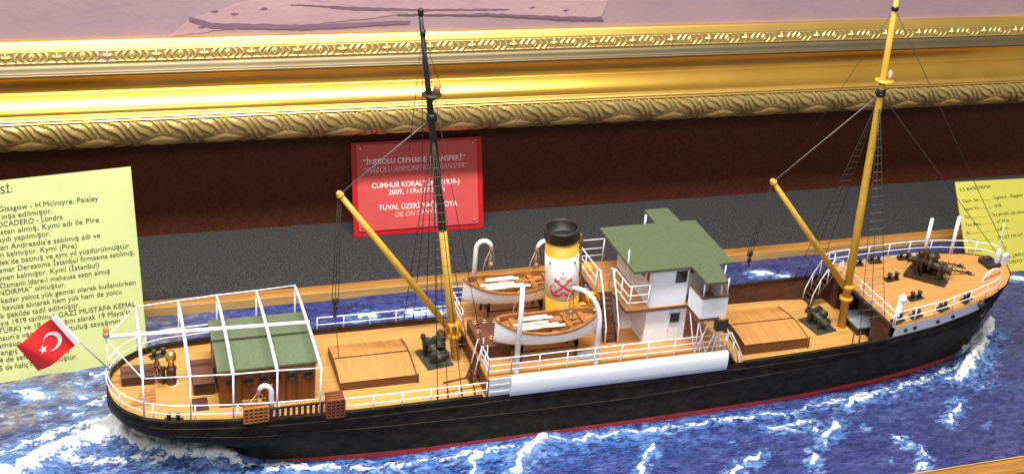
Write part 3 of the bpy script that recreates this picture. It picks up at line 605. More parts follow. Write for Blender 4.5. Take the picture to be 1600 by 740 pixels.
# forecastle sides and bulkhead
for sgn in (-1, 1):
    xs = [x for x in XS if x > 1.057]; rows = []
    for x in xs: rows.append([(float(warp(x, z)), YC + sgn * (half(x, z) + .0010), z) for z in (top(x), top(x) + .3 * (fcz(x) - top(x)), top(x) + .65 * (fcz(x) - top(x)), fcz(x))])
    mb = MB(); k = [i for i, x in enumerate(xs) if x <= 1.2201]; mb.grid([rows[i] for i in k]); pl_ = mb.build("forecastle_plating", M_white, ship)
    mb = MB(); k = [i for i, x in enumerate(xs) if x >= 1.2199]; mb.grid([rows[i] for i in k]); mb.build("bow_plating", M_black, ship)
    for px in (1.078, 1.094, 1.134, 1.162):
        z = top(px) + .45 * (fcz(px) - top(px)); y = YC + sgn * (half(px, z) + .0006); mb = MB()
        mb.lathe((px, y, z), [(.0030, .0), (.0030, .0022), (.0020, .0022), (.0019, .0010), (0, .0010)], 14, axis=(0, sgn, .15)); mb.build("porthole", M_iron, pl_)
for px in (.095, .112, .152, .167, .208):
    z = top(px) - .0185
    for sgn in (-1, 1):
        mb = MB(); mb.torus((px, YC + sgn * (half(px, z) + .0002), z), .0030, .0007, (0, 1, .1), n=14); mb.lathe((px, YC + sgn * (half(px, z) - .0008), z), [(.0028, 0), (.0028, .0012), (0, .0012)], 12, axis=(0, sgn, .1)); mb.build("porthole", M_black, hull)
h = half(1.056, .06) - .003; bk = None
for ya, yb in ((YC - h, 1.336), (1.428, YC + h)):
    o = MB().bb(1.0545, 1.0575, ya, yb, .048, fcz(1.057) - .0025).build("forecastle_bulkhead", M_rustb, ship); bk = bk or o
for y in (1.336, 1.428): MB().bb(1.0560, 1.0960, y - .001, y + .001, .048, fcz(1.057) - .0025).build("alcove_wall", M_rustb, bk)
MB().bb(1.0950, 1.0975, 1.336, 1.428, .048, fcz(1.057) + .002).build("alcove_wall", mat("alcove_grey_paint", (.34, .36, .40), .5, var=.12), bk)
MB().bb(1.0525, 1.0575, YC - h - .002, YC + h + .002, fcz(1.057) - .0025, fcz(1.057) + .0008).build("deck_edge", M_iron, bk)
comp = MB().bb(1.046, 1.088, 1.352, 1.398, .048, .0610).build("companion_box", M_iron, ship, bevel=.001)
MB().bb(1.0450, 1.0890, 1.351, 1.399, .0611, .0635).build("companion_lid", mat("blue_grey_paint", (.26, .29, .33), .4, var=.1), comp)

# ---- railings
def curve_at(xs, zf, inset, sgn): return [(float(warp(x, zf(x))), YC + sgn * max(0, hb(x) - inset), zf(x)) for x in xs]
def railing(base_pts, hs, every, r=.0008, name="railing", m=None, posts=None):
    m = m or M_white; P = [Vector(p) for p in base_pts]; mb = MB()
    for h_ in hs: mb.path([p + Vector((0, 0, h_)) for p in P], r if h_ == max(hs) else r * .8, 6)
    o = mb.build(name, m, ship)
    d = [0]
    for a, b in zip(P[:-1], P[1:]): d.append(d[-1] + (b - a).length)
    n = max(1, round(d[-1] / every)); pos = posts if posts is not None else [d[-1] * i / n for i in range(n + 1)]
    for s in pos:
        i = max(k for k in range(len(d)) if d[k] <= s + 1e-9); i = min(i, len(P) - 2); t = (s - d[i]) / max(1e-9, d[i + 1] - d[i]); q = P[i].lerp(P[i + 1], t)
        MB().tube(q - Vector((0, 0, .002)), q + Vector((0, 0, max(hs) + .0004)), r * 1.05, seg=6).build("stanchion", m, o)
    return o
pz = lambda x: top(x) - .001
stx = [x for x in XS if x <= .16] + [.2, .2425]
loop = curve_at(stx[::-1], pz, .0022, -1) + curve_at(stx[1:], pz, .0022, 1)
railing(loop, (.0115, .0235), .047)
for sgn in (-1, 1):
    xs = np.linspace(.2725, .455, 8); railing(curve_at(xs, pz, .0022, sgn), (.0095, .0205), .0365)
    railing([(.4865, YC + sgn * .0925, .0975), (.64, YC + sgn * .0925, .0975), (.790, YC + sgn * .0925, .0965)], (.008, .016, .0255), .0377)
    fx = [1.058, 1.08, 1.10, 1.12, 1.14, 1.16, 1.18, 1.20, 1.22, 1.24, 1.255]
    railing(curve_at(fx, fcz, .0020, sgn), (.0105, .0225), .0315)
railing(curve_at([1.255, 1.265, 1.275, 1.288, 1.298, 1.305], fcz, .002, 1), (.0105, .0225), .03)
railing([(1.0570, YC - .088, fcz(1.057)), (1.0570, YC + .058, fcz(1.057))], (.012, .0225), .030)
railing([(.4565, YC - .0925, .0975), (.4865, YC - .0925, .0975)], (.008, .016, .0255), .03)
railing([(.4565, YC - .0925, .0975), (.4565, YC - .060, .0975)], (.008, .016, .0255), .016)
railing([(.4565, YC + .030, .0975), (.4565, YC + .0925, .0975), (.4865, YC + .0925, .0975)], (.008, .016, .0255), .031)
# hoop rails at the ladder head, aft end of the boat deck
for yy in (YC - .060, YC - .042):
    MB().path([(.448, yy, .072), (.452, yy, .100), (.4565, yy, .122), (.464, yy, .1235), (.4655, yy, .0975)], .0008, 6).build("hand_rail", M_white, ship)
lad = MB()
for yy in (YC - .059, YC - .043): lad.box((.4495, yy, .083), (.0016, .0016, .036), Matrix.Rotation(R(18), 3, 'Y'))
for i in range(5): lad.bb(.4435 + i * .0024, .4475 + i * .0024, YC - .0585, YC - .0435, .0700 + i * .006, .0708 + i * .006)
lad.build("ladder", M_brown, ship)

# ---- generic ladder / stair with two hand rails
def stair(x0, z0, x1, z1, ya, yb, rail_h=.026, over=.012, m=M_brown):
    mb = MB(); n = 7
    for i in range(n):
        t = (i + .5) / n; x = x0 + (x1 - x0) * t; z = z0 + (z1 - z0) * t; mb.bb(x - .0022, x + .0022, ya, yb, z - .0005, z + .0007)
    for y in (ya, yb): mb.path([(x0, y, z0), (x1, y, z1)], .0014, 4)
    o = mb.build("stair", m, ship)
    for y in (ya, yb):
        s = 1 if x1 > x0 else -1
        r_ = MB(); r_.path([(x0, y, z0), (x0 + s * .002, y, z0 + rail_h * .72), (x0 + (x1 - x0) * .35, y, z0 + (z1 - z0) * .35 + rail_h), (x1 - s * .003, y, z1 + rail_h), (x1 + s * over, y, z1 + rail_h * .95), (x1 + s * over, y, z1)], .0009, 6)
        for t in (.35, .7): r_.tube((x0 + (x1 - x0) * t, y, z0 + (z1 - z0) * t), (x0 + (x1 - x0) * t, y, z0 + (z1 - z0) * t + rail_h * .98), .0007, seg=5)
        r_.build("hand_rail", M_white, o)
    return o
stair(.826, .050, .794, .0965, YC - .0915, YC - .0740)
stair(1.020, .050, 1.052, .100, YC + .062, YC + .084)

# ---- awning frame over the stern
AX = [(.0385, .0820), (.0910, .0878), (.1400, .0930), (.1912, .0955), (.2426, .1000)]
def rz(x): return .1540 - .031 * x
aw = MB(); aw.path([(-.002, YC, rz(0)), (.245, YC, rz(.245))], .0030, 4); awo = aw.build("awning_frame", M_white, ship)
for x, h_ in AX:
    z = .1440 if x > .03 else .1445
    mb = MB(); mb.path([(x, YC - h_, z - .001), (x, YC - h_ * .5, (z + rz(x)) / 2 + .0012), (x, YC, rz(x) + .0002), (x, YC + h_ * .5, (z + rz(x)) / 2 + .0012), (x, YC + h_, z - .001)], .0022, 4); mb.build("awning_bar", M_white, awo)
    for sgn in (-1, 1): MB().tube((x, YC + sgn * h_, z), (x, YC + sgn * min(h_, hb(x) - .002), pz(x) - .002), .0011, seg=6).build("awning_post", M_white, awo)
for sgn in (-1, 1): MB().path([(x, YC + sgn * h_, .1435) for x, h_ in AX], .0008, 6).build("awning_rail", M_white, awo)
for sgn in (-1, 1): MB().tube((.0, YC, rz(0) - .002), (AX[0][0], YC + sgn * AX[0][1], .1432), .0007, seg=6).build("awning_stay", M_white, awo)
MB().tube((.001, YC, rz(0)), (.002, YC, .085), .0010, seg=6).build("awning_post", M_white, awo)
mb = MB(); mb.lathe((.001, YC, rz(0) + .002), [(.0042, 0), (.0042, .003), (.0030, .0035), (.0036, .008), (.0026, .0115), (0, .012)], 12); mb.build("stern_lamp", M_lampw, awo)

# ---- stern deckhouse with green roof
hx0, hx1, hy = .128, .2435, .0570
mb = MB(); mb.bb(hx0, hx1, YC - hy, YC + hy, .066, .1265); dh = mb.build("deckhouse", M_house, ship)
mb = MB(); rows = [[(x, YC + (hy + .0025) * k, .1268 + .003 * (1 - k * k)) for k in np.linspace(-1, 1, 9)] + [(x, YC + (hy + .0025), .1240), (x, YC - (hy + .0025), .1240), (x, YC - (hy + .0025), .1268)] for x in (hx0 - .003, hx1 + .0025)]
mb.grid(rows, smooth=False); n = len(rows[0]); mb.add(rows[0], [tuple(range(n - 1))]); mb.add(rows[1], [tuple(range(n - 1))[::-1]]); mb.build("roof", mat("lit_green_roof_felt", (.118, .152, .080), .85, var=.14, vscale=(420, 420, 420), bump=.3, bscale=900), dh)  # same felt as the bridge roof, its colour lightened for stronger light
mb = MB(); mb.bb(hx0 + .001, hx1 - .001, YC - hy - .0016, YC - hy, .1185, .1215); mb.build("wall_trim", M_varn, dh)
for px in (.141, .162, .180, .196, .214, .234):
    for sgn in (-1, 1):
        mb = MB(); y = YC + sgn * (hy + .0004); mb.torus((px, y, .1085), .0052, .0011, (0, 1, 0), n=16); w = mb.build("window", M_iron, dh)
        mb = MB(); mb.lathe((px, YC + sgn * (hy - .0006), .1085), [(.0051, 0), (.0051, .0012), (0, .0012)], 16, axis=(0, sgn, 0)); mb.build("pane", M_glass, w)
for px in (.1545, .176, .1885, .2075, .2205):
    mb = MB(); mb.bb(px - .0006, px + .0006, YC - hy - .0012, YC - hy, .068, .1185); mb.build("wall_batten", M_brown, dh)
for px in (.178, .190): mb = MB(); mb.ball((px, YC - hy - .001, .099), .0012); mb.build("door_knob", M_brass, dh)

# ---- stern deck fittings
def bx(name, x0, x1, y0, y1, z0, z1, m, bev=.0008, par=None): return MB().bb(x0, x1, y0, y1, z0, z1).build(name, m, par or ship, bevel=bev)
lk1 = bx("deck_locker", .016, .055, 1.384, 1.410, .073, .089, M_brown); bx("locker_lid", .0152, .0558, 1.3835, 1.4105, .0892, .0908, mat("mid_brown_wood", (.12, .045, .025), .45, var=.2), par=lk1)
gr = MB()
for i in range(6): gr.bb(.0165, .0545, 1.342 + i * .0058, 1.3462 + i * .0058, .0755, .0772)
for x in (.020, .036, .052): gr.bb(x - .001, x + .001, 1.342, 1.375, .0742, .0755)
gr.build("deck_grating", M_varn, ship)
wh = MB(); wh.torus((.060, 1.385, .0955), .0135, .0011, (1, .25, 0), n=22)
for i in range(8): a = math.pi * i / 4; wh.tube((.060, 1.385, .0955), (.060 - .004 * math.cos(a), 1.385 + .0158 * math.cos(a), .0955 + .0162 * math.sin(a)), .0007, seg=5)
whl = wh.build("steering_wheel", M_brown, ship)
wh = MB(); wh.tube((.0605, 1.385, .0955), (.0672, 1.385, .0955), .0022); wh.lathe((.066, 1.385, .072), [(.004, 0), (.003, .004), (.0022, .02), (.003, .028), (0, .029)], 10); wh.build("wheel_pedestal", M_bronze, whl)
bn = MB(); bn.lathe((.0752, 1.384, .0728), [(.0078, 0), (.0078, .002), (.0062, .003), (.0058, .022), (.0068, .024), (.0062, .026), (.0040, .027), (.0035, .029), (0, .029)], 18); bno = bn.build("binnacle", M_brown, ship)
bn = MB(); bn.torus((.0752, 1.384, .0748), .0078, .0014, n=20); bn.build("base_ring", M_grey, bno)
bn = MB(); bn.lathe((.0752, 1.384, .1015), [(.0030, 0), (.0042, .002), (.0034, .0045), (.0062, .009), (.0068, .013), (.0058, .0175), (.003, .0205), (0, .021)], 18); bn.build("brass_hood", M_brass, bno)
sk = bx("companionway", .0995, .1250, 1.352, 1.405, .072, .0905, M_brown); bx("sliding_lid", .0990, .1255, 1.351, 1.406, .0906, .0925, mat("mid_brown_wood", (.12, .045, .025), .45), par=sk)
hl = bx("small_hatch", .0935, .1170, 1.3175, 1.3485, .0715, .0738, M_oar, .0003); bx("hatch_lid", .0960, .1145, 1.3205, 1.3455, .0738, .0765, M_brown, par=hl)
def bollards(x, y, z, rot=0.0, m=M_iron, s=1.0, name="bollard"):
    mb = MB(); rm = Matrix.Rotation(rot, 3, 'Z'); mb.box((x, y, z + .0008 * s), (.022 * s, .011 * s, .0018 * s), rm)
    for k in (-1, 1):
        p = Vector((x, y, z)) + rm @ Vector((.0055 * s * k, 0, 0)); mb.lathe(p, [(.0026 * s, .001 * s), (.0022 * s, .0075 * s), (.0031 * s, .0080 * s), (.0031 * s, .0100 * s), (.0015 * s, .0107 * s), (0, .0107 * s)], 12)
    return mb.build(name, m, ship)
bollards(.0720, 1.3060, .0742, R(-12)); bollards(.0640, 1.4500, .0742, R(18), M_irong, 1.1)
# boxes at the rail
def lattice(x0, x1, z0, z1, m, nx=5, nz=4):
    y0, y1 = 1.2805, 1.3010; mb = MB(); mb.bb(x0 + .001, x1 - .001, y0 + .0012, y1 - .001, z0, z1 - .001, 1)
    for i in range(nz + 1): z = z0 + (z1 - z0) * i / nz; mb.bb(x0, x1, y0, y0 + .0012, z - .0009, z + .0009)
    for i in range(nx + 1): x = x0 + (x1 - x0) * i / nx; mb.bb(x - .0009, x + .0009, y0 - .0004, y0 + .0012, z0, z1)
    for i in range(4): y = y0 + (y1 - y0) * (i + .5) / 4; mb.bb(x0, x1, y - .0020, y + .0020, z1 - .001, z1 + .0008)
    return mb.build("slatted_box", [m, M_brown], ship)
lattice(.1515, .1800, .0765, .0960, M_varn); lattice(.2505, .2725, .0695, .0935, mat("red_brown_wood", (.19, .055, .025), .5, var=.2), 4, 5)
mb = MB(); mb.bb(.1805, .2490, 1.2825, 1.2850, .0900, .0925); mb.bb(.1805, .2490, 1.2825, 1.2850, .0735, .0760); rk = mb.build("slatted_rack", M_brown, ship)
for i in range(10):
    x = .1840 + i * .0068; MB().bb(x - .0018, x + .0018, 1.2828, 1.2848, .0758, .0902).build("slat", M_brown, rk)

# ---- hatches
def hatch(x0, x1, hw, z0, zs, zc, cx):
    mb = MB(); mb.bb(x0, x1, YC - hw, YC + hw, z0, zs - .0002); o = mb.build("cargo_hatch", M_mid, ship)
    mb = MB(); rows = [[(x, YC + (hw + .0006) * k, zs + (zc - zs) * (1 - abs(k) ** 1.6)) for k in np.linspace(-1, 1, 13)] for x in (x0 - .0004, x1 + .0004)]
    mb.grid(rows); n = 13
    for r_, d in ((rows[0], 1), (rows[1], -1)):
        mb.add(list(r_) + [(r_[0][0], YC + hw, zs - .0004), (r_[0][0], YC - hw, zs - .0004)], [tuple(range(n + 2))[::d]], 1)
    mb.build("hatch_cover", [M_hatch, M_mid], o)
    mb = MB(); mb.path([(x0, YC + .002, zc + .0003), (x1, YC + .002, zc + .0003)], .0009, 4)
    for x in (x1 - .0012,): mb.path([(x, YC + (hw) * k, zs + (zc - zs) * (1 - abs(k) ** 1.6) + .0004) for k in np.linspace(-1, 1, 13)], .0009, 4)
    mb.build("batten", M_brown, o); mb = MB()
    mb.tube((x1 + .001, YC - hw - .0008, z0), (x1 + .001, YC - hw - .0008, zs + .001), .0011, seg=5); mb.build("corner_post", M_iron, o)
hatch(.2780, .3775, .0430, .064, .0800, .0870, 0)
hatch(.8520, .9540, .0430, .048, .0665, .0720, 0)

# ---- winches
def winch(cx, cy, z, rot, m, s=1.0, name="cargo_winch"):
    rm = Matrix.Rotation(rot, 3, 'Z'); T = lambda p: Vector((cx, cy, z)) + rm @ (Vector(p) * s)
    mb = MB(); mb.box(T((0, 0, .0015)), (.036 * s, .046 * s, .0035 * s), rm)
    for k in (-1, 1): mb.box(T((0, .012 * k, .010)), (.022 * s, .003 * s, .016 * s), rm)
    mb.box(T((.013, 0, .007)), (.008 * s, .020 * s, .010 * s), rm); o = mb.build(name, m, ship, bevel=.0006)
    ax = rm @ Vector((0, 1, 0))
    mb = MB(); mb.lathe(T((-.002, -.017, .016)), [(.0065 * s, 0), (.0065 * s, .002 * s), (.0042 * s, .003 * s), (.0042 * s, .015 * s), (.008 * s, .016 * s), (.008 * s, .018 * s), (.0045 * s, .019 * s), (.0045 * s, .031 * s), (.0068 * s, .032 * s), (.0068 * s, .034 * s)], 18, axis=ax); mb.build("rope_drum", m, o)
    mb = MB(); mb.lathe(T((-.002, -.023, .015)), [(.0055 * s, 0), (.0035 * s, .002 * s), (.0035 * s, .005 * s), (.005 * s, .006 * s)], 14, axis=ax); mb.build("warping_end", m, o); mb = MB(); mb.lathe(T((-.002, .018, .015)), [(.005 * s, 0), (.0035 * s, .001 * s), (.0035 * s, .004 * s), (.0055 * s, .006 * s)], 14, axis=ax); mb.build("warping_end", m, o)
    mb = MB(); mb.lathe(T((.006, .010, .018)), [(.0095 * s, 0), (.0095 * s, .003 * s)], 20, axis=ax); mb.lathe(T((.008, -.004, .020)), [(.006 * s, 0), (.006 * s, .010 * s), (.003 * s, .012 * s)], 14, axis=ax); mb.build("gear_wheel", m, o)
    mb = MB(); mb.tube(T((-.010, .006, .004)), T((-.014, .010, .032)), .0022 * s, .0016 * s); mb.lathe(T((-.0135, .0095, .031)), [(.0034 * s, -.002 * s), (.0034 * s, .003 * s)], 10); mb.build("steam_pipe", m, o)
    return o
winch(.4135, 1.386, .0668, R(8), M_irong, 1.02); winch(1.0010, 1.388, .0492, R(8), M_irong, .98)
MB().path([(1.0185, 1.366, .060), (1.026, 1.358, .069), (1.029, 1.362, .068)], .0008, 5).build("winch_lever", M_red, ship)

# ---- masts
def mast(pts, rad, m, name="mast"): return MB().path(pts, rad, 14).build(name, m, ship)
A0, A1 = Vector((.4425, YC, .064)), Vector((.3683, YC, .5560))
def am(z): return A0 + (A1 - A0) * ((z - A0.z) / (A1.z - A0.z))
ma = mast([am(.064), am(.262)], [.0060, .0052], M_mast)
MB().path([am(.262), am(.40), am(.447), am(.55)], [.0052, .0046, .0038, .0026], 12).build("topmast", M_mblack, ma)
mb = MB(); mb.lathe(am(.548), [(.0030, 0), (.0036, .001), (.0036, .006), (.0026, .008), (0, .0085)], 10); mb.lathe(am(.522), [(.0034, 0), (.0038, .004), (.003, .008)], 10); mb.build("mast_cap", M_mblack, ma)
p = am(.4460); mb = MB(); mb.lathe(p + Vector((.0035, 0, 0)), [(.0115, 0), (.0125, .0012), (.0125, .0022), (.004, .0026)], 18); mb.lathe(p + Vector((.003, 0, -.008)), [(.002, 0), (.0085, .0078)], 10); plat = mb.build("lamp_platform", M_iron, ma)
mb = MB(); mb.lathe(p + Vector((.0100, 0, .0022)), [(.0042, 0), (.0042, .004), (.0046, .0046), (.0042, .010), (.0028, .0126), (0, .013)], 12); mb.build("mast_lamp", M_lampw, plat)
mb = MB(); mb.lathe(am(.412), [(.0052, 0), (.0068, .002), (.0068, .008), (.0050, .011)], 12); mb.build("mast_band", M_mblack, ma)
mb = MB(); mb.lathe(am(.120), [(.0062, 0), (.0088, .001), (.0088, .005), (.0062, .006)], 16); mb.lathe(am(.1015), [(.0062, 0), (.0094, .001), (.0094, .006), (.0062, .007)], 16)
for k in range(6): a = k * math.pi / 3; mb.tube(am(.104) + Vector((.0095 * math.cos(a), .0095 * math.sin(a), 0)), am(.124) + Vector((.0090 * math.cos(a), .0090 * math.sin(a), 0)), .0012, seg=5)
mb.build("mast_collar", M_yel, ma)
B0, B1 = Vector((1.0375, YC, .046)), Vector((1.0185, YC, .600))
def fm(z): return B0 + (B1 - B0) * ((z - B0.z) / (B1.z - B0.z))
mf = mast([fm(.046), fm(.25), fm(.42), fm(.60)], [.0062, .0056, .0047, .0031], M_mast)
mb = MB(); mb.lathe(fm(.4370) + Vector((.0025, 0, 0)), [(.005, 0), (.0130, .001), (.0130, .0026), (.005, .003)], 20); plf = mb.build("lamp_platform", M_mast, mf)
mb = MB(); mb.lathe(fm(.4400) + Vector((.0095, 0, 0)), [(.0035, 0), (.0040, .005), (.0032, .011), (0, .015)], 12); mb.build("mast_lamp", mat("pale_lamp", (.62, .42, .36), .4), plf)
mb = MB(); mb.lathe(fm(.4160), [(.0054, 0), (.0066, .001), (.0066, .010), (.0054, .011)], 12)
for a in (0, 2.1, 4.2): mb.ball(fm(.420) + Vector((.0062 * math.cos(a), .0062 * math.sin(a), 0)), .0024)
mb.build("mast_band", M_mblack, mf)
mb = MB(); mb.lathe(fm(.114), [(.0064, 0), (.0100, .001), (.0100, .006), (.0064, .007)], 16); mb.lathe(fm(.094), [(.0064, 0), (.0098, .001), (.0098, .006), (.0064, .007)], 16); mb.build("mast_collar", M_yel, mf)
mb = MB(); mb.lathe(fm(.5385), [(.0042, 0), (.0050, .001), (.0050, .005), (.0042, .006)], 12); mb.build("mast_band", M_mblack, mf)
# derrick booms with tackle
def derrick(foot, head, hounds, block_z, bx_, rope, r=.0044):
    foot, head = Vector(foot), Vector(head); o = MB().path([foot, foot.lerp(head, .5), head], [r, r * 1.05, r * .72], 12).build("derrick_boom", M_mast, ship)
    d = (head - foot).normalized(); mb = MB(); mb.lathe(head - d * .007, [(r * .9, 0), (r * 1.15, .001), (r * 1.15, .003), (r * .8, .004)], 12, axis=d); mb.ball(head - d * .003, r * .95); mb.build("boom_cap", M_mast, o)
    MB().tube(head - d * .004, hounds, .0009, seg=6).build("topping_lift", M_rope2, o)
    hp = head - d * .004; bl = Vector((bx_, head.y, block_z))
    mb = MB()
    for k in (-.004, 0, .004): mb.tube(hp + Vector((k * .5, 0, 0)), bl + Vector((k, 0, .004)), .00045, seg=4)
    mb.build("tackle_rope", M_rope, o)
    mb = MB(); mb.ball(bl + Vector((0, 0, .001)), .0045, (1, .6, 1.25)); mb.ball(bl + Vector((.0005, 0, -.009)), .0034, (1, .6, 1.2)); mb.tube(bl, bl - Vector((0, 0, .016)), .0012); mb.torus(bl - Vector((0, 0, .0185)), .0024, .0008, (0, 1, 0), n=12); mb.build("cargo_block", M_iron, o)
    return o
d1 = derrick((.4345, YC, .1090), (.2772, YC, .3255), am(.416), .1720, .2772, M_rope2)
d2 = derrick((1.0290, YC, .1170), (.8773, YC, .3000), fm(.420), .1860, .8625, M_rope2)
MB().tube((.2776, YC, .155), (.284, YC + .001, .088), .00045, seg=4).build("tackle_rope", M_rope, d1)
# shrouds with ratlines
def shrouds(tops, feet, rat0, rat1, n, m=M_rope):
    o = None; mb = MB()
    for t, f in zip(tops, feet): mb.tube(t, f, .00050, seg=4)
    for f in feet: mb.tube(Vector(f), Vector(f) + (Vector(tops[0]) - Vector(f)).normalized() * .016, .0012, .0009, seg=5)
    o = mb.build("shroud", m, ship); mb = MB()
    for i in range(n):
        k = rat0 + (rat1 - rat0) * i / (n - 1)
        mb.path([Vector(f).lerp(Vector(t), k) for t, f in zip(tops, feet)], .00040, 4)
    mb.build("ratlines", M_rope2, o); return o
for sgn in (-1, 1):
    y = YC + sgn * .0925
    shrouds([am(.400)] * 4, [(.392, y, top(.39) + .001), (.4055, y, top(.40) + .001), (.4240, y, top(.42) + .001), (.4410, y, top(.44) + .001)], .10, .93, 26)
    shrouds([fm(.415)] * 3, [(1.004, y - sgn * .001, .0815), (1.022, y - sgn * .001, .0822), (1.046, y - sgn * .001, .083)], .10, .93, 26)
    MB().tube(am(.525), (.352 if sgn < 0 else .43, YC + sgn * .045, .395), .00045, seg=4).build("backstay", M_rope, ship)
mb = MB(); mb.tube(fm(.541), (1.3060, YC, .150), .00050, seg=4); mb.tube(fm(.420), (1.2980, YC, .140), .00050, seg=4); mb.build("forestay", M_rope, ship)
for a, b in ((am(.525), (.3735, YC - .03, .36)), (fm(.541), (.955, 1.45, .30)), (am(.525), (.4565, YC - .06, .1230))): MB().tube(a, b, .00042, seg=4).build("backstay", M_rope, ship)
MB().tube((.4035, 1.306, .0835), (.4530, 1.310, .0870), .0013, seg=6).build("pin_rail", mat("dark_red_wood", (.09, .02, .015), .5), ship)

# ---- funnel
F0, F1 = Vector((.5895, YC, .0975)), Vector((.5748, YC, .2535)); fax = (F1 - F0).normalized(); FL = (F1 - F0).length
e1 = Vector((0, -1, 0)); e2 = fax.cross(e1).normalized()
fr_ = .0222
mb = MB(); mb.lathe(F0, [(fr_ + .0012, 0), (fr_ + .0012, .003), (fr_, .004), (fr_, FL - .0165)], 48, axis=fax); fun = mb.build("funnel", M_yel, ship)
mb = MB(); mb.lathe(F0, [(fr_ + .0004, FL - .0165), (fr_ + .0010, FL - .0160), (fr_ + .0012, FL - .003), (fr_ + .0024, FL - .0026), (fr_ + .0024, FL), (fr_ - .0010, FL + .0004), (fr_ - .0022, FL - .001), (fr_ - .0028, FL - .0140), (fr_ - .010, FL - .0145), (fr_ - .0105, FL - .0120), (0.004, FL - .0125), (0, FL - .0125)], 48, axis=fax); mb.build("funnel_top", mat("funnel_black", (.013, .0105, .009), .45, var=.3, vscale=(100, 100, 100)), fun)
mb = MB(); mb.lathe(F0, [(fr_ + .0001, .0580), (fr_ + .0005, .0582), (fr_ + .0005, .1195), (fr_ + .0001, .1197)], 48, axis=fax); wbn = mb.build("white_band", mat("funnel_white", (.84, .83, .84), .5, var=.03), fun)
# emblem: two crossed anchors under a crescent and a star; u = around, v = up
def FP(u, v, h=.0011):
    a = u / fr_; d = e1 * math.cos(a) + (Vector((1, 0, 0)) - fax * fax.x).normalized() * math.sin(a)
    return F0 + fax * v + d * (fr_ + h)
def ribbon(mb, pts, w):
    n = len(pts); P = [Vector((p[0], p[1])) for p in pts]; ww = w if isinstance(w, (list, tuple)) else [w] * n; a = []; b = []
    for i in range(n):
        t = (P[min(i + 1, n - 1)] - P[max(i - 1, 0)]).normalized(); q = Vector((-t.y, t.x)) * ww[i] / 2; a.append(P[i] + q); b.append(P[i] - q)
    mb.add([FP(*p) for p in a] + [FP(*p) for p in b], [(i, i + 1, n + i + 1, n + i) for i in range(n - 1)])
def poly(mb, pts): mb.add([FP(*p) for p in pts], [tuple(range(len(pts)))])
mb = MB(); U0, V0, k_ = -.0058, .0775, .00078
Q = lambda x, y: (U0 + x * k_, V0 + y * k_)
for s in (-1, 1):
    n = 10; ribbon(mb, [Q(s * (12 - 26 * i / n), 13 - 24 * i / n) for i in range(n + 1)], [2.2 * k_ + 1.6 * k_ * i / n for i in range(n + 1)])
    arc = [Q(-s * (11.0 + 10.5 * math.cos(t)), -6 + 10.5 * math.sin(t)) for t in np.linspace(R(5), R(-170), 14)]
    ribbon(mb, arc, [(.8 + 5.0 * math.sin(math.pi * (i / 13) ** .8)) * k_ for i in range(14)])
    arc2 = [Q(-s * (17 + 5.0 * math.cos(t)), -3 + 6.5 * math.sin(t)) for t in np.linspace(R(-20), R(150), 10)]; ribbon(mb, arc2, 1.1 * k_)
    ribbon(mb, [Q(s * 8 - 3.6, 13.5 - s * 0 + 0), Q(s * 12, 13), Q(s * 8 + 7, 10.5)] if s > 0 else [Q(-15, 10.5), Q(-12, 13), Q(-5, 13.5)], 2.0 * k_)
    for i in range(5):
        a = R(90 + 72 * i); ribbon(mb, [Q(s * 13.2, 14.8), Q(s * 13.2 + 3.0 * math.cos(a), 14.8 + 3.0 * math.sin(a))], 1.3 * k_)
ribbon(mb, [Q(0 + 5.6 * math.cos(t), 24 + 5.6 * math.sin(t)) for t in np.linspace(R(195), R(345), 12)], [(.4 + 1.3 * math.sin(math.pi * i / 11)) * k_ for i in range(12)])
for i in range(5): a = R(90 + 72 * i); ribbon(mb, [Q(0, 28.5), Q(1.7 * math.cos(a), 28.5 + 1.7 * math.sin(a))], .9 * k_)
mb.build("anchor_emblem", M_emb, wbn)
mb = MB()
for u in (-.0235, .0105): mb.ball(FP(u, .1125, .0016), .0014)
mb.build("stay_eye", M_irong, fun)
xd = Vector((1, 0, 0)); mb = MB(); q = F0 + xd * .0268 - fax * .002; mb.path([q, q + fax * (FL - .012)], .0018, 8); mb.lathe(q + fax * (FL - .026), [(.0022, 0), (.0036, .001), (.0036, .007), (.0028, .008), (.0032, .012), (.0018, .016)], 10, axis=fax); mb.build("steam_pipe", mat("brown_pipe", (.22, .12, .045), .45, var=.3), fun)
for a in (FP(-.0235, .1125, .002), FP(.0105, .1125, .002)):
    MB().tube(a, (a.x + (-.045 if a.x < .58 else .03), a.y - .020, .112), .00040, seg=4).build("funnel_stay", M_rope, fun)

# ---- cowl ventilators
def cowl(x, y, z, h, r, m, face=(1, -.3, 0), name="ventilator"):
    mb = MB(); mb.lathe((x, y, z), [(r * 1.2, 0), (r, .001), (r, h)], 14)
    f = Vector(face).normalized(); c = Vector((x, y, z + h)); mb.ball(c + f * r * .5, r * 1.55, (1, 1, 1)); mb.lathe(c + f * r * 1.0, [(r * 1.35, 0), (r * 1.75, r * .8), (r * 1.55, r * .85), (r * .9, r * .1), (0, 0)], 16, axis=f)
    return mb.build(name, m, ship)
cowl(.632, 1.4320, .0975, .056, .0070, M_yel, (1, .1, 0)); cowl(.6235, 1.3740, .0975, .050, .0056, M_yel, (.2, -1, 0)); cowl(.6090, 1.3640, .0975, .042, .0046, M_yel, (-.2, -1, 0))
cowl(1.0800, 1.3145, fcz(1.08) - .001, .026, .0040, M_white, (.6, -.2, .35))
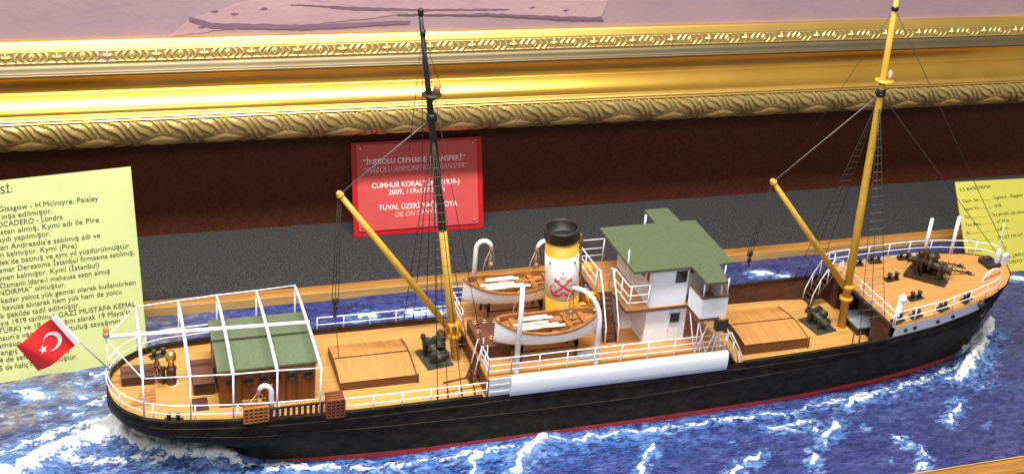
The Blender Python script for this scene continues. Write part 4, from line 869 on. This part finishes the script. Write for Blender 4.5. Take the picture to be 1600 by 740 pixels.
# skylight with brass ports
mb = MB(); mb.bb(.4590, .5000, 1.329, 1.396, .0973, .1140); sky = mb.build("engine_skylight", M_brown, ship, bevel=.0008)
bx("skylight_top", .4580, .5010, 1.328, 1.397, .1141, .1158, mat("skylight_wood", (.13, .045, .026), .4, var=.2), par=sky)
for x, y in ((.467, 1.388), (.481, 1.388), (.494, 1.386), (.466, 1.366), (.490, 1.365), (.478, 1.348), (.494, 1.344)):
    MB().torus((x, y, .1160), .0032, .0009, n=16).build("brass_port", M_brass, sky)

# ---- bridge
z0, zb = .0975, .152
mb = MB(); mb.bb(.6850, .7440, YC - .057, YC + .057, z0, zb - .002); mb.bb(.6700, .6852, YC - .0155, YC + .057, z0, zb - .002); bh = mb.build("bridge_house", M_white, ship)
mb = MB(); mb.bb(.7165, .7355, YC - .0578, YC - .057, .0985, .1450); dr = mb.build("door", M_white, bh, bevel=.0003)
MB().bb(.7180, .7345, YC - .0590, YC - .0580, .1255, .1430).build("window_frame", M_grey, dr); MB().bb(.7198, .7330, YC - .0596, YC - .0588, .1278, .1412).build("pane", M_glass, dr); MB().ball((.7182, YC - .0585, .118), .0011).build("handle", M_brass, dr)
bdp = [(.6525, 1.3190), (.7420, 1.3190), (.7420, 1.2820), (.7800, 1.2820), (.7920, 1.3180), (.7920, 1.4420), (.7800, 1.4780), (.7420, 1.4780), (.7420, 1.4560), (.6290, 1.4560), (.6290, 1.3720), (.6525, 1.3720)]
mb = MB(); mb.prism(bdp, zb - .001, zb + .001); bd = mb.build("bridge_deck", M_boatdeck, ship)
mb = MB()
for a, b in zip(bdp, bdp[1:] + bdp[:1]):
    d = Vector((b[0] - a[0], b[1] - a[1], 0)); L_ = d.length; c = Vector(((a[0] + b[0]) / 2, (a[1] + b[1]) / 2, zb - .0004)); ang = math.atan2(d.y, d.x); mb.box(c, (L_ + .001, .0014, .0042), Matrix.Rotation(ang, 3, 'Z'))
mb.build("deck_trim", mat("trim_wood", (.16, .075, .05), .5, var=.2), bd)
mb = MB(); mb.bb(.6875, .7400, YC - .057, YC + .057, zb + .001, .2090); whs = mb.build("wheelhouse", M_white, ship)
MB().bb(.7401, .7880, 1.3480, 1.4120, zb + .001, .2088).build("chart_room", M_white, whs)
MB().bb(.7560, .7700, 1.3472, 1.3488, .1850, .2020).build("window", M_glass, whs)
for x0, x1, y in ((.7210, .7370, YC - .0572), (.7210, .7370, YC + .0572)): MB().bb(x0, x1, y - .0008, y + .0008, .1870, .2040).build("window", M_glass, whs)
for y in (1.334, 1.352, 1.372): MB().bb(.6866, .6880, y - .0045, y + .0045, .186, .203).build("window", M_glass, whs)
for y in (1.366, 1.394): MB().bb(.7872, .7886, y - .0085, y + .0085, .186, .203).build("window", M_glass, whs)
MB().bb(.6862, .6880, 1.3265, 1.3300, .153, .206).build("corner_post", M_white, whs)
rp_ = [(.6560, 1.3165), (.7390, 1.3165), (.7395, 1.2720), (.7700, 1.2715), (.7790, 1.3165), (.8010, 1.3190), (.8040, 1.4430), (.7815, 1.4440), (.7800, 1.4865), (.7440, 1.4865), (.7425, 1.4440), (.6575, 1.4435)]
MB().prism(rp_, .2095, .2130).build("bridge_roof", M_green, ship)
# front dodger and wings
wg = MB()
def wallseg(mb, a, b, za, zb_, th=.0016):
    d = Vector((b[0] - a[0], b[1] - a[1], 0)); ang = math.atan2(d.y, d.x); mb.box(((a[0] + b[0]) / 2, (a[1] + b[1]) / 2, (za + zb_) / 2), (d.length + th * .4, th, zb_ - za), Matrix.Rotation(ang, 3, 'Z'))
WP = [(.7425, 1.3190), (.7425, 1.2825), (.7795, 1.2825), (.7915, 1.3180), (.7915, 1.4420), (.7795, 1.4775), (.7425, 1.4775), (.7425, 1.4410)]
for a, b in zip(WP[:-1], WP[1:]): wallseg(wg, a, b, .1500, .1830)
wing = wg.build("bridge_wing", M_white, ship)
wc = MB()
for a, b in zip(WP[:-1], WP[1:]): wallseg(wc, a, b, .1831, .1852, .0030)
wc.build("cap_rail", mat("trim_wood", (.16, .075, .05), .5), wing)
for x, y in ((.7435, 1.2835), (.7690, 1.2835), (.7780, 1.2840), (.7905, 1.3185), (.7905, 1.4410), (.7780, 1.4765), (.7435, 1.4765)):
    MB().tube((x, y, .1855), (x, y, .2095), .0011, seg=6).build("roof_post", M_white, wing)
MB().tube((.6585, 1.3410, .19), (.6575, 1.3415, .232), .0010, seg=6).build("flag_halyard_post", M_white, ship)
MB().tube((.7455, 1.4840, .152), (.7455, 1.4840, .2095), .0010, seg=6).build("roof_post", M_white, wing)
for yy in (1.2860, 1.4740):
    mb = MB(); P = [(.7440, .0975, .7600, .147), (.7700, .0975, .7780, .147), (.7440, .0975, .7440, .147), (.7600, .0975, .7440, .147), (.7600, .0975, .7780, .147), (.7720, .0975, .7620, .147), (.7780, .0975, .7700, .147)]
    for a, b, c, d in P[:5]: mb.tube((a, yy, b), (c, yy, d), .0008, seg=5)
    for a in (.7440, .7780): mb.tube((a, yy, .0975), (a, yy + (.028 if yy < YC else -.028), .147), .0008, seg=5)
    mb.build("wing_bracing", M_white, wing)
    MB().box((.7725, yy - .0085 if yy < YC else yy + .0085, .1450), (.0165, .009, .0165)).build("side_lamp_box", M_iron, wing, bevel=.0008)
    MB().ball((.7740, yy - .0085 if yy < YC else yy + .0085, .1540), .0062, (1, .7, .55)).build("side_lamp", M_lampw, wing)
# bridge rails and ladder
railing([(.6835, 1.3205, .153), (.6545, 1.3205, .153), (.6540, 1.3700, .153)], (.011, .022, .036), .030, .0009)
railing([(.6300, 1.3740, .153), (.6300, 1.4540, .153), (.6720, 1.4540, .153)], (.011, .022, .036), .040, .0009)
st = MB()
for i in range(9):
    t = (i + .5) / 9; st.bb(.6335, .6505, 1.3330 + .040 * t - .0022, 1.3330 + .040 * t + .0022, .0985 + .0535 * t - .0005, .0985 + .0535 * t + .0007)
for x in (.6330, .6510): st.path([(x, 1.332, .0975), (x, 1.3725, .1525)], .0015, 4)
sto = st.build("bridge_stair", M_brown, ship)
for x in (.6330, .6515):
    MB().path([(x, 1.331, .0975), (x, 1.3325, .122), (x, 1.352, .160), (x, 1.371, .1885), (x, 1.377, .187), (x, 1.379, .153)], .0011, 6).build("hand_rail", M_white, sto)
MB().bb(.5860, .6090, 1.3020, 1.3180, .0977, .0990).build("deck_plate", mat("blue_grey_paint", (.26, .29, .33), .4, var=.1), ship)

# ---- davits with tackle
def arc_davit(base, up, out, top_dir, drop, quarter=0.0):
    b = Vector(base); o_ = Vector(top_dir); pts = [b, b + Vector((0, 0, up))]
    for i in range(1, 9):
        if quarter:
            a = R(100) * i / 8; pts.append(b + Vector((0, 0, up)) + o_ * out * (1 - math.cos(a)) + Vector((0, 0, quarter * math.sin(a)))); continue
        a = math.pi * i / 9; pts.append(b + Vector((0, 0, up)) + o_ * (out / 2) * (1 - math.cos(a)) + Vector((0, 0, out * .62 * math.sin(a))))
    n = len(pts); o = MB().path(pts, [.0036] + [.0032] * (n - 3) + [.0028, .0024], 10).build("davit", M_white, ship)
    MB().lathe(b, [(.0046, -.001), (.0046, .004), (.0036, .0055)], 12).build("davit_socket", M_white, o)
    tip = pts[-1]; mb = MB(); mb.ball(tip - Vector((0, 0, .003)), .0030, (1, .8, 1.4)); mb.ball(tip - Vector((-.001, 0, drop * .75)), .0030, (1, .8, 1.3)); mb.build("davit_block", M_lampw, o)
    mb = MB()
    for k, s in ((-.003, -.010), (0, 0), (.003, .004), (.001, -.004)): mb.path([tip + Vector((k * .4, 0, -.003)), tip + Vector((k + s * .6, k, -drop * .55)), tip + Vector((s + k, k * 2, -drop))], .00065, 5)
    mb.build("davit_fall", M_hemp, o); return o
for sgn in (-1, 1):
    y = YC + sgn * .0880
    if sgn < 0:
        arc_davit((.4950, y, .0975), .078, .020, Vector((.30, .95, 0)).normalized(), .044, .036)
        arc_davit((.6040, y, .0975), .058, .034, Vector((-.86, .50, 0)).normalized(), .048, .046)
    else:
        arc_davit((.4880, y, .0975), .084, .022, Vector((.95, -.25, 0)).normalized(), .036)
        arc_davit((.5960, y, .0975), .076, .022, Vector((-.95, -.25, 0)).normalized(), .036)
o = arc_davit((.1850, 1.2905, .074), .036, .015, Vector((-1, .12, 0)), .020); 

# ---- forecastle fittings
wl = winch(1.1840, 1.3930, fcz(1.18) - .0015, R(38), M_bronze, 1.36, "anchor_windlass")
for (a, b) in (((1.205, 1.402, .130), (1.2455, 1.3975, .1215)), ((1.205, 1.382, .128), (1.2450, 1.3755, .1215))):
    mb = MB(); a, b = Vector(a), Vector(b); n = 9
    for i in range(n): mb.torus(a.lerp(b, i / (n - 1)), .0022, .0008, (0, 1, 0) if i % 2 else (0, .2, 1), n=10, seg=5)
    mb.build("anchor_chain", M_iron, wl); MB().lathe(b + Vector((.001, 0, -.0025)), [(.0075, 0), (.0075, .002), (.0048, .0024), (.0045, .001), (0, .001)], 18).build("chain_pipe", M_iron, ship)
bollards(1.1270, 1.4010, fcz(1.127) - .0005, R(2), M_iron, 1.15); bollards(1.1285, 1.3440, fcz(1.1285) - .0005, R(5), M_iron, 1.15)
for x in (1.0700, 1.1010, 1.1480, 1.1930):
    for sgn in (-1, 1): bollards(x + (.03 if sgn > 0 else 0), YC + sgn * (hb(x + (.03 if sgn > 0 else 0)) - .012), fcz(x) + (.0005 if sgn < 0 else .0035), sgn * R(-14 if x < 1.15 else -24), M_iron if x != 1.148 else M_bronze, .95)
for x, y in ((1.2130, 1.4480), (1.2555, 1.4395)):
    mb = MB(); mb.tube((x, y, fcz(x) - .002), (x + .001, y, fcz(x) + .060), .0030, .0028, 10); mb.ball((x + .001, y, fcz(x) + .060), .0032)
    mb.build("bow_post", M_white, ship)
mb = MB(); mb.torus((1.2680, 1.352, .118), .0195, .0016, (.35, 1, .1), 0, 200, 18, 8); 
pts = [(1.2480, 1.352, .108), (1.2490, 1.3515, .122), (1.2560, 1.3525, .1335), (1.2660, 1.354, .1375), (1.2760, 1.3565, .1360), (1.2850, 1.360, .1290), (1.2880, 1.3615, .121)]
MB().path(pts, .0014, 8).build("anchor_davit", M_white, ship)
mb = MB(); mb.path([(1.2480, 1.352, .110), (1.262, 1.360, .116), (1.288, 1.366, .119)], .0010, 6); mb.path([(1.262, 1.3585, .113), (1.266, 1.3560, .1370)], .0009, 6); mb.build("bow_rail", M_white, ship)
# stem head
mb = MB(); prof = [(1.298, .1255), (1.302, .1440), (1.3105, .1475), (1.3125, .1300), (1.3080, .1100)]
mb.add([(x, YC - .0035, z) for x, z in prof] + [(x, YC + .0035, z) for x, z in prof], [(0, 1, 2, 3, 4), (9, 8, 7, 6, 5)] + [(i, 5 + i, 5 + (i + 1) % 5, (i + 1) % 5) for i in range(5)]); mb.build("stem_head", M_grey, ship, bevel=.001)
mb = MB(); mb.tube((1.2930, YC, .126), (1.2890, YC, .200), .0010, .0006); mb.lathe((1.2925, YC, .125), [(.0042, 0), (.0040, .012), (.0052, .022), (.0040, .030), (0, .032)], 10); mb.build("jack_staff", M_grey, ship)
mb = MB(); mb.bb(1.275, 1.298, 1.373, 1.4010, .1235, .1330); mb.ball((1.285, 1.3925, .1330), .006, (1.2, .8, .9)); mb.build("bow_chock", M_iron, ship, bevel=.002)
# anchor at the bow
mb = MB(); a = Vector((1.2110, 1.3035, .1130)); mb.path([a, a + Vector((.014, .006, -.016))], .0018, 8); mb.path([a + Vector((.0035, -.003, -.020)), a + Vector((.013, .0035, -.0205)), a + Vector((.024, .012, -.016))], [.0014, .0024, .0014], 8); mb.path([a + Vector((-.004, .002, .003)), a + Vector((.004, -.003, -.003))], .0012, 6); mb.lathe(a + Vector((.003, .002, -.002)), [(.0058, -.004), (.0058, .004)], 10, axis=(.6, .2, .6)); mb.build("anchor", M_iron, ship)
# hull side scuff patch stays as paint; small deck pieces by the fore mast
for x, y in ((1.004, 1.2895), (.9935, 1.2895)): MB().tube((x, y, .080), (x + .0005, y + .002, .098), .0009, seg=5).build("rigging_screw", M_brown, ship)
bx("hatch_lid_store", .448, .4545, 1.400, 1.440, .0660, .0860, M_brown)
mb = MB(); mb.lathe((.4340, 1.428, .0660), [(.0062, 0), (.0075, .007), (.0062, .015), (.005, .0152), (0, .0150)], 14); mb.build("deck_barrel", M_brown, ship)

# ================================================================== LIFEBOATS (lifted off by their davits)
def lifeboat(cx, cy, label):
    root = empty("lifeboat", (cx, cy, .119), label, "lifeboat", "lifeboats in the davits")
    L_, B_ = .0715, .0272
    ts = np.linspace(-1, 1, 25)
    def hbw(t): return B_ * (max(0, 1 - abs(t) ** 2.6) ** .75) if t > -.985 else .0009
    def sh(t): return .0228 + .0125 * abs(t) ** 2.0
    def kl(t): return .0 + .010 * max(0, abs(t) - .55) ** 1.5
    rows = []; inner = []; NS = 11
    for t in ts:
        w = max(.0008, hbw(t)); r_ = []; q_ = []
        for k in np.linspace(-1, 1, NS):
            a = abs(k); y = math.copysign(w * (1 - (1 - a) ** 1.9) ** .62 if a > 0 else 0, k); z = kl(t) + (sh(t) - kl(t)) * a ** 1.9
            r_.append((cx + t * L_, cy + y, .119 + z))
        rows.append(r_)
        for k in np.linspace(-1, 1, 7): q_.append((cx + t * L_ * .955, cy + k * max(.0004, w - .0022) * .97, .119 + sh(t) - .0085 + .002 * abs(k)))
        inner.append(q_)
    mb = MB(); mb.grid(rows); mb.build("boat_hull", M_white, root)
    mb = MB(); mb.grid(inner); mb.build("bottom_boards", M_varn, root)
    mb = MB()
    for s in (0, NS - 1):
        sg = -1 if s == 0 else 1
        r2 = [[(p[0], p[1] + sg * .0012, p[2] - .0018), (p[0], p[1] + sg * .0012, p[2] + .0012), (p[0], cy + sg * max(0, abs(p[1] - cy) - .0030), p[2] + .0012), (p[0], cy + sg * max(0, abs(p[1] - cy) - .0030), p[2] - .006)] for p in [r_[s] for r_ in rows]]
        mb.grid(r2, smooth=False)
    mb.build("gunwale", M_varn, root)
    for t in (-.62, -.28, .08, .42, .70):
        w = hbw(t); mb = MB(); mb.bb(cx + t * L_ - .0036, cx + t * L_ + .0036, cy - w + .002, cy + w - .002, .119 + sh(t) - .0050, .119 + sh(t) - .0032); mb.build("thwart", M_varn, root)
    for y in (-.012, -.004, .006):
        mb = MB(); mb.bb(cx - .030, cx + .060, cy + y - .0014, cy + y + .0014, .119 + .0205, .119 + .0222); mb.build("boat_pole", M_varn, root)
    for i, (y, x0, x1) in enumerate(((-.0135, -.044, .020), (-.0085, -.040, .012), (-.002, -.046, .0), (.0085, -.036, .010), (.0125, -.034, .004))):
        mb = MB(); z = .119 + .0252; mb.tube((cx + x0, cy + y, z), (cx + x1, cy + y + .001, z), .0013, seg=8); mb.box((cx + x1 - .010, cy + y + .001, z), (.022, .0050, .0014)); mb.box((cx + x0 + .014, cy + y, z), (.030, .0040, .0020)); mb.build("oar", M_oar, root, bevel=.0004)
    for s in (-.94, .92): MB().ball((cx + s * L_, cy, .119 + sh(s) + .001), .0024).build("lifting_hook", M_brass, root)
    return root
lb = lifeboat(.5460, 1.3290, "lifeboat with white hull and oars, hanging in front of the yellow funnel")
lb2 = lb.copy(); COL.objects.link(lb2); lb2.location = Vector((.5330, 1.4330, .1205)); lb2["label"] = "lifeboat with white hull and oars, farther one, partly hidden behind the funnel"
for ch in list(lb.children):
    c = ch.copy(); COL.objects.link(c); c.parent = lb2
def chocks(cx, cy):
    for dx in (-.038, .038):
        mb = MB(); mb.bb(cx + dx - .0015, cx + dx + .0015, cy - .018, cy + .018, .1130, .1215)
        for s in (-1, 1): mb.bb(cx + dx - .0015, cx + dx + .0015, cy + s * .0165 - .0015, cy + s * .0165 + .0015, .0970, .1270)
        mb.build("boat_chock", M_brown, ship)
    MB().bb(cx - .040, cx + .040, cy - .0170, cy - .0150, .1110, .1130).build("boat_skid", M_brown, ship)
chocks(.546, 1.329); chocks(.533, 1.433)

# ================================================================== FLAG
fl = empty("flag", (.002, YC, .105), "red flag with white crescent and star on a slanting staff at the stern", "flag")
S0, S1 = Vector((.0035, YC, .1065)), Vector((-.0590, YC, .1905))
MB().tube(S0, S1 + (S1 - S0).normalized() * .004, .0011, .0009, 8).build("flag_staff", mat("grey_staff", (.48, .50, .47), .4), fl)
A = Vector((-.0570, YC, .1872)); Bq = Vector((-.0325, YC, .1475)); Cq = Vector((-.0785, YC, .1120)); Dq = Vector((-.0995, YC, .1548))
def FQ(u, v, h=0.0):                                    # u along the fly, v down the hoist
    p = A.lerp(Dq, u).lerp(Bq.lerp(Cq, u), v); return p + Vector((0, .0048 * math.sin(u * 5.4 + v * 2.2) * u - h, .0016 * math.sin(u * 6 + 1) * u))
mb = MB(); mb.grid([[FQ(u, v) for v in np.linspace(0, 1, 17)] for u in np.linspace(0, 1, 25)]); mb.grid([[FQ(u, v, -.0005) for v in np.linspace(0, 1, 17)] for u in np.linspace(0, 1, 25)]); clo = mb.build("flag_cloth", M_flag, fl)
mb = MB(); N_ = 40; r1, r2 = .235, .185
hasp = .0467 / .0525
def em(pu, pv): return FQ(pu, pv, .0006)
mb2 = MB(); rows = []
for i in range(N_ + 1):
    a = R(38) + (2 * math.pi - 2 * R(38)) * i / N_                       # opening towards the fly
    ox, oy = math.cos(a) * r1, math.sin(a) * r1
    b_ = R(52) + (2 * math.pi - 2 * R(52)) * i / N_; ix, iy = .062 + math.cos(b_) * r2, math.sin(b_) * r2
    rows.append([em(.335 + (ox * (1 - k) + ix * k) * hasp, .5 + (oy * (1 - k) + iy * k)) for k in (0, .33, .66, 1)])
mb2.grid(rows, smooth=True); mb2.build("crescent", M_flagw, clo)
mb2 = MB(); c_ = (.335 + .275 * hasp, .5); ctr = em(*c_); ring = []
for i in range(10):
    a = math.pi + math.pi * i / 5; rr = .118 if i % 2 == 0 else .047; ring.append(em(c_[0] + math.cos(a) * rr * hasp, c_[1] + math.sin(a) * rr))
mb2.add([ctr] + ring, [(0, 1 + i, 1 + (i + 1) % 10) for i in range(10)]); mb2.build("star", M_flagw, clo)
mb = MB(); hd = (Bq - A); wv = Vector((.0038, 0, .0024)); mb.add([A + Vector((-.0020, -.0022, -.001)), Bq + Vector((-.0020, -.0022, -.001)), Bq + wv + Vector((0, -.0022, 0)), A + wv + Vector((0, -.0022, 0)), A + Vector((-.002, .0022, -.001)), Bq + Vector((-.002, .0022, -.001)), Bq + wv + Vector((0, .0022, 0)), A + wv + Vector((0, .0022, 0))], [(0, 1, 2, 3), (7, 6, 5, 4), (0, 3, 7, 4), (1, 5, 6, 2), (2, 6, 7, 3), (0, 4, 5, 1)]); mb.build("hoist_sleeve", M_flagw, fl, bevel=.0006)
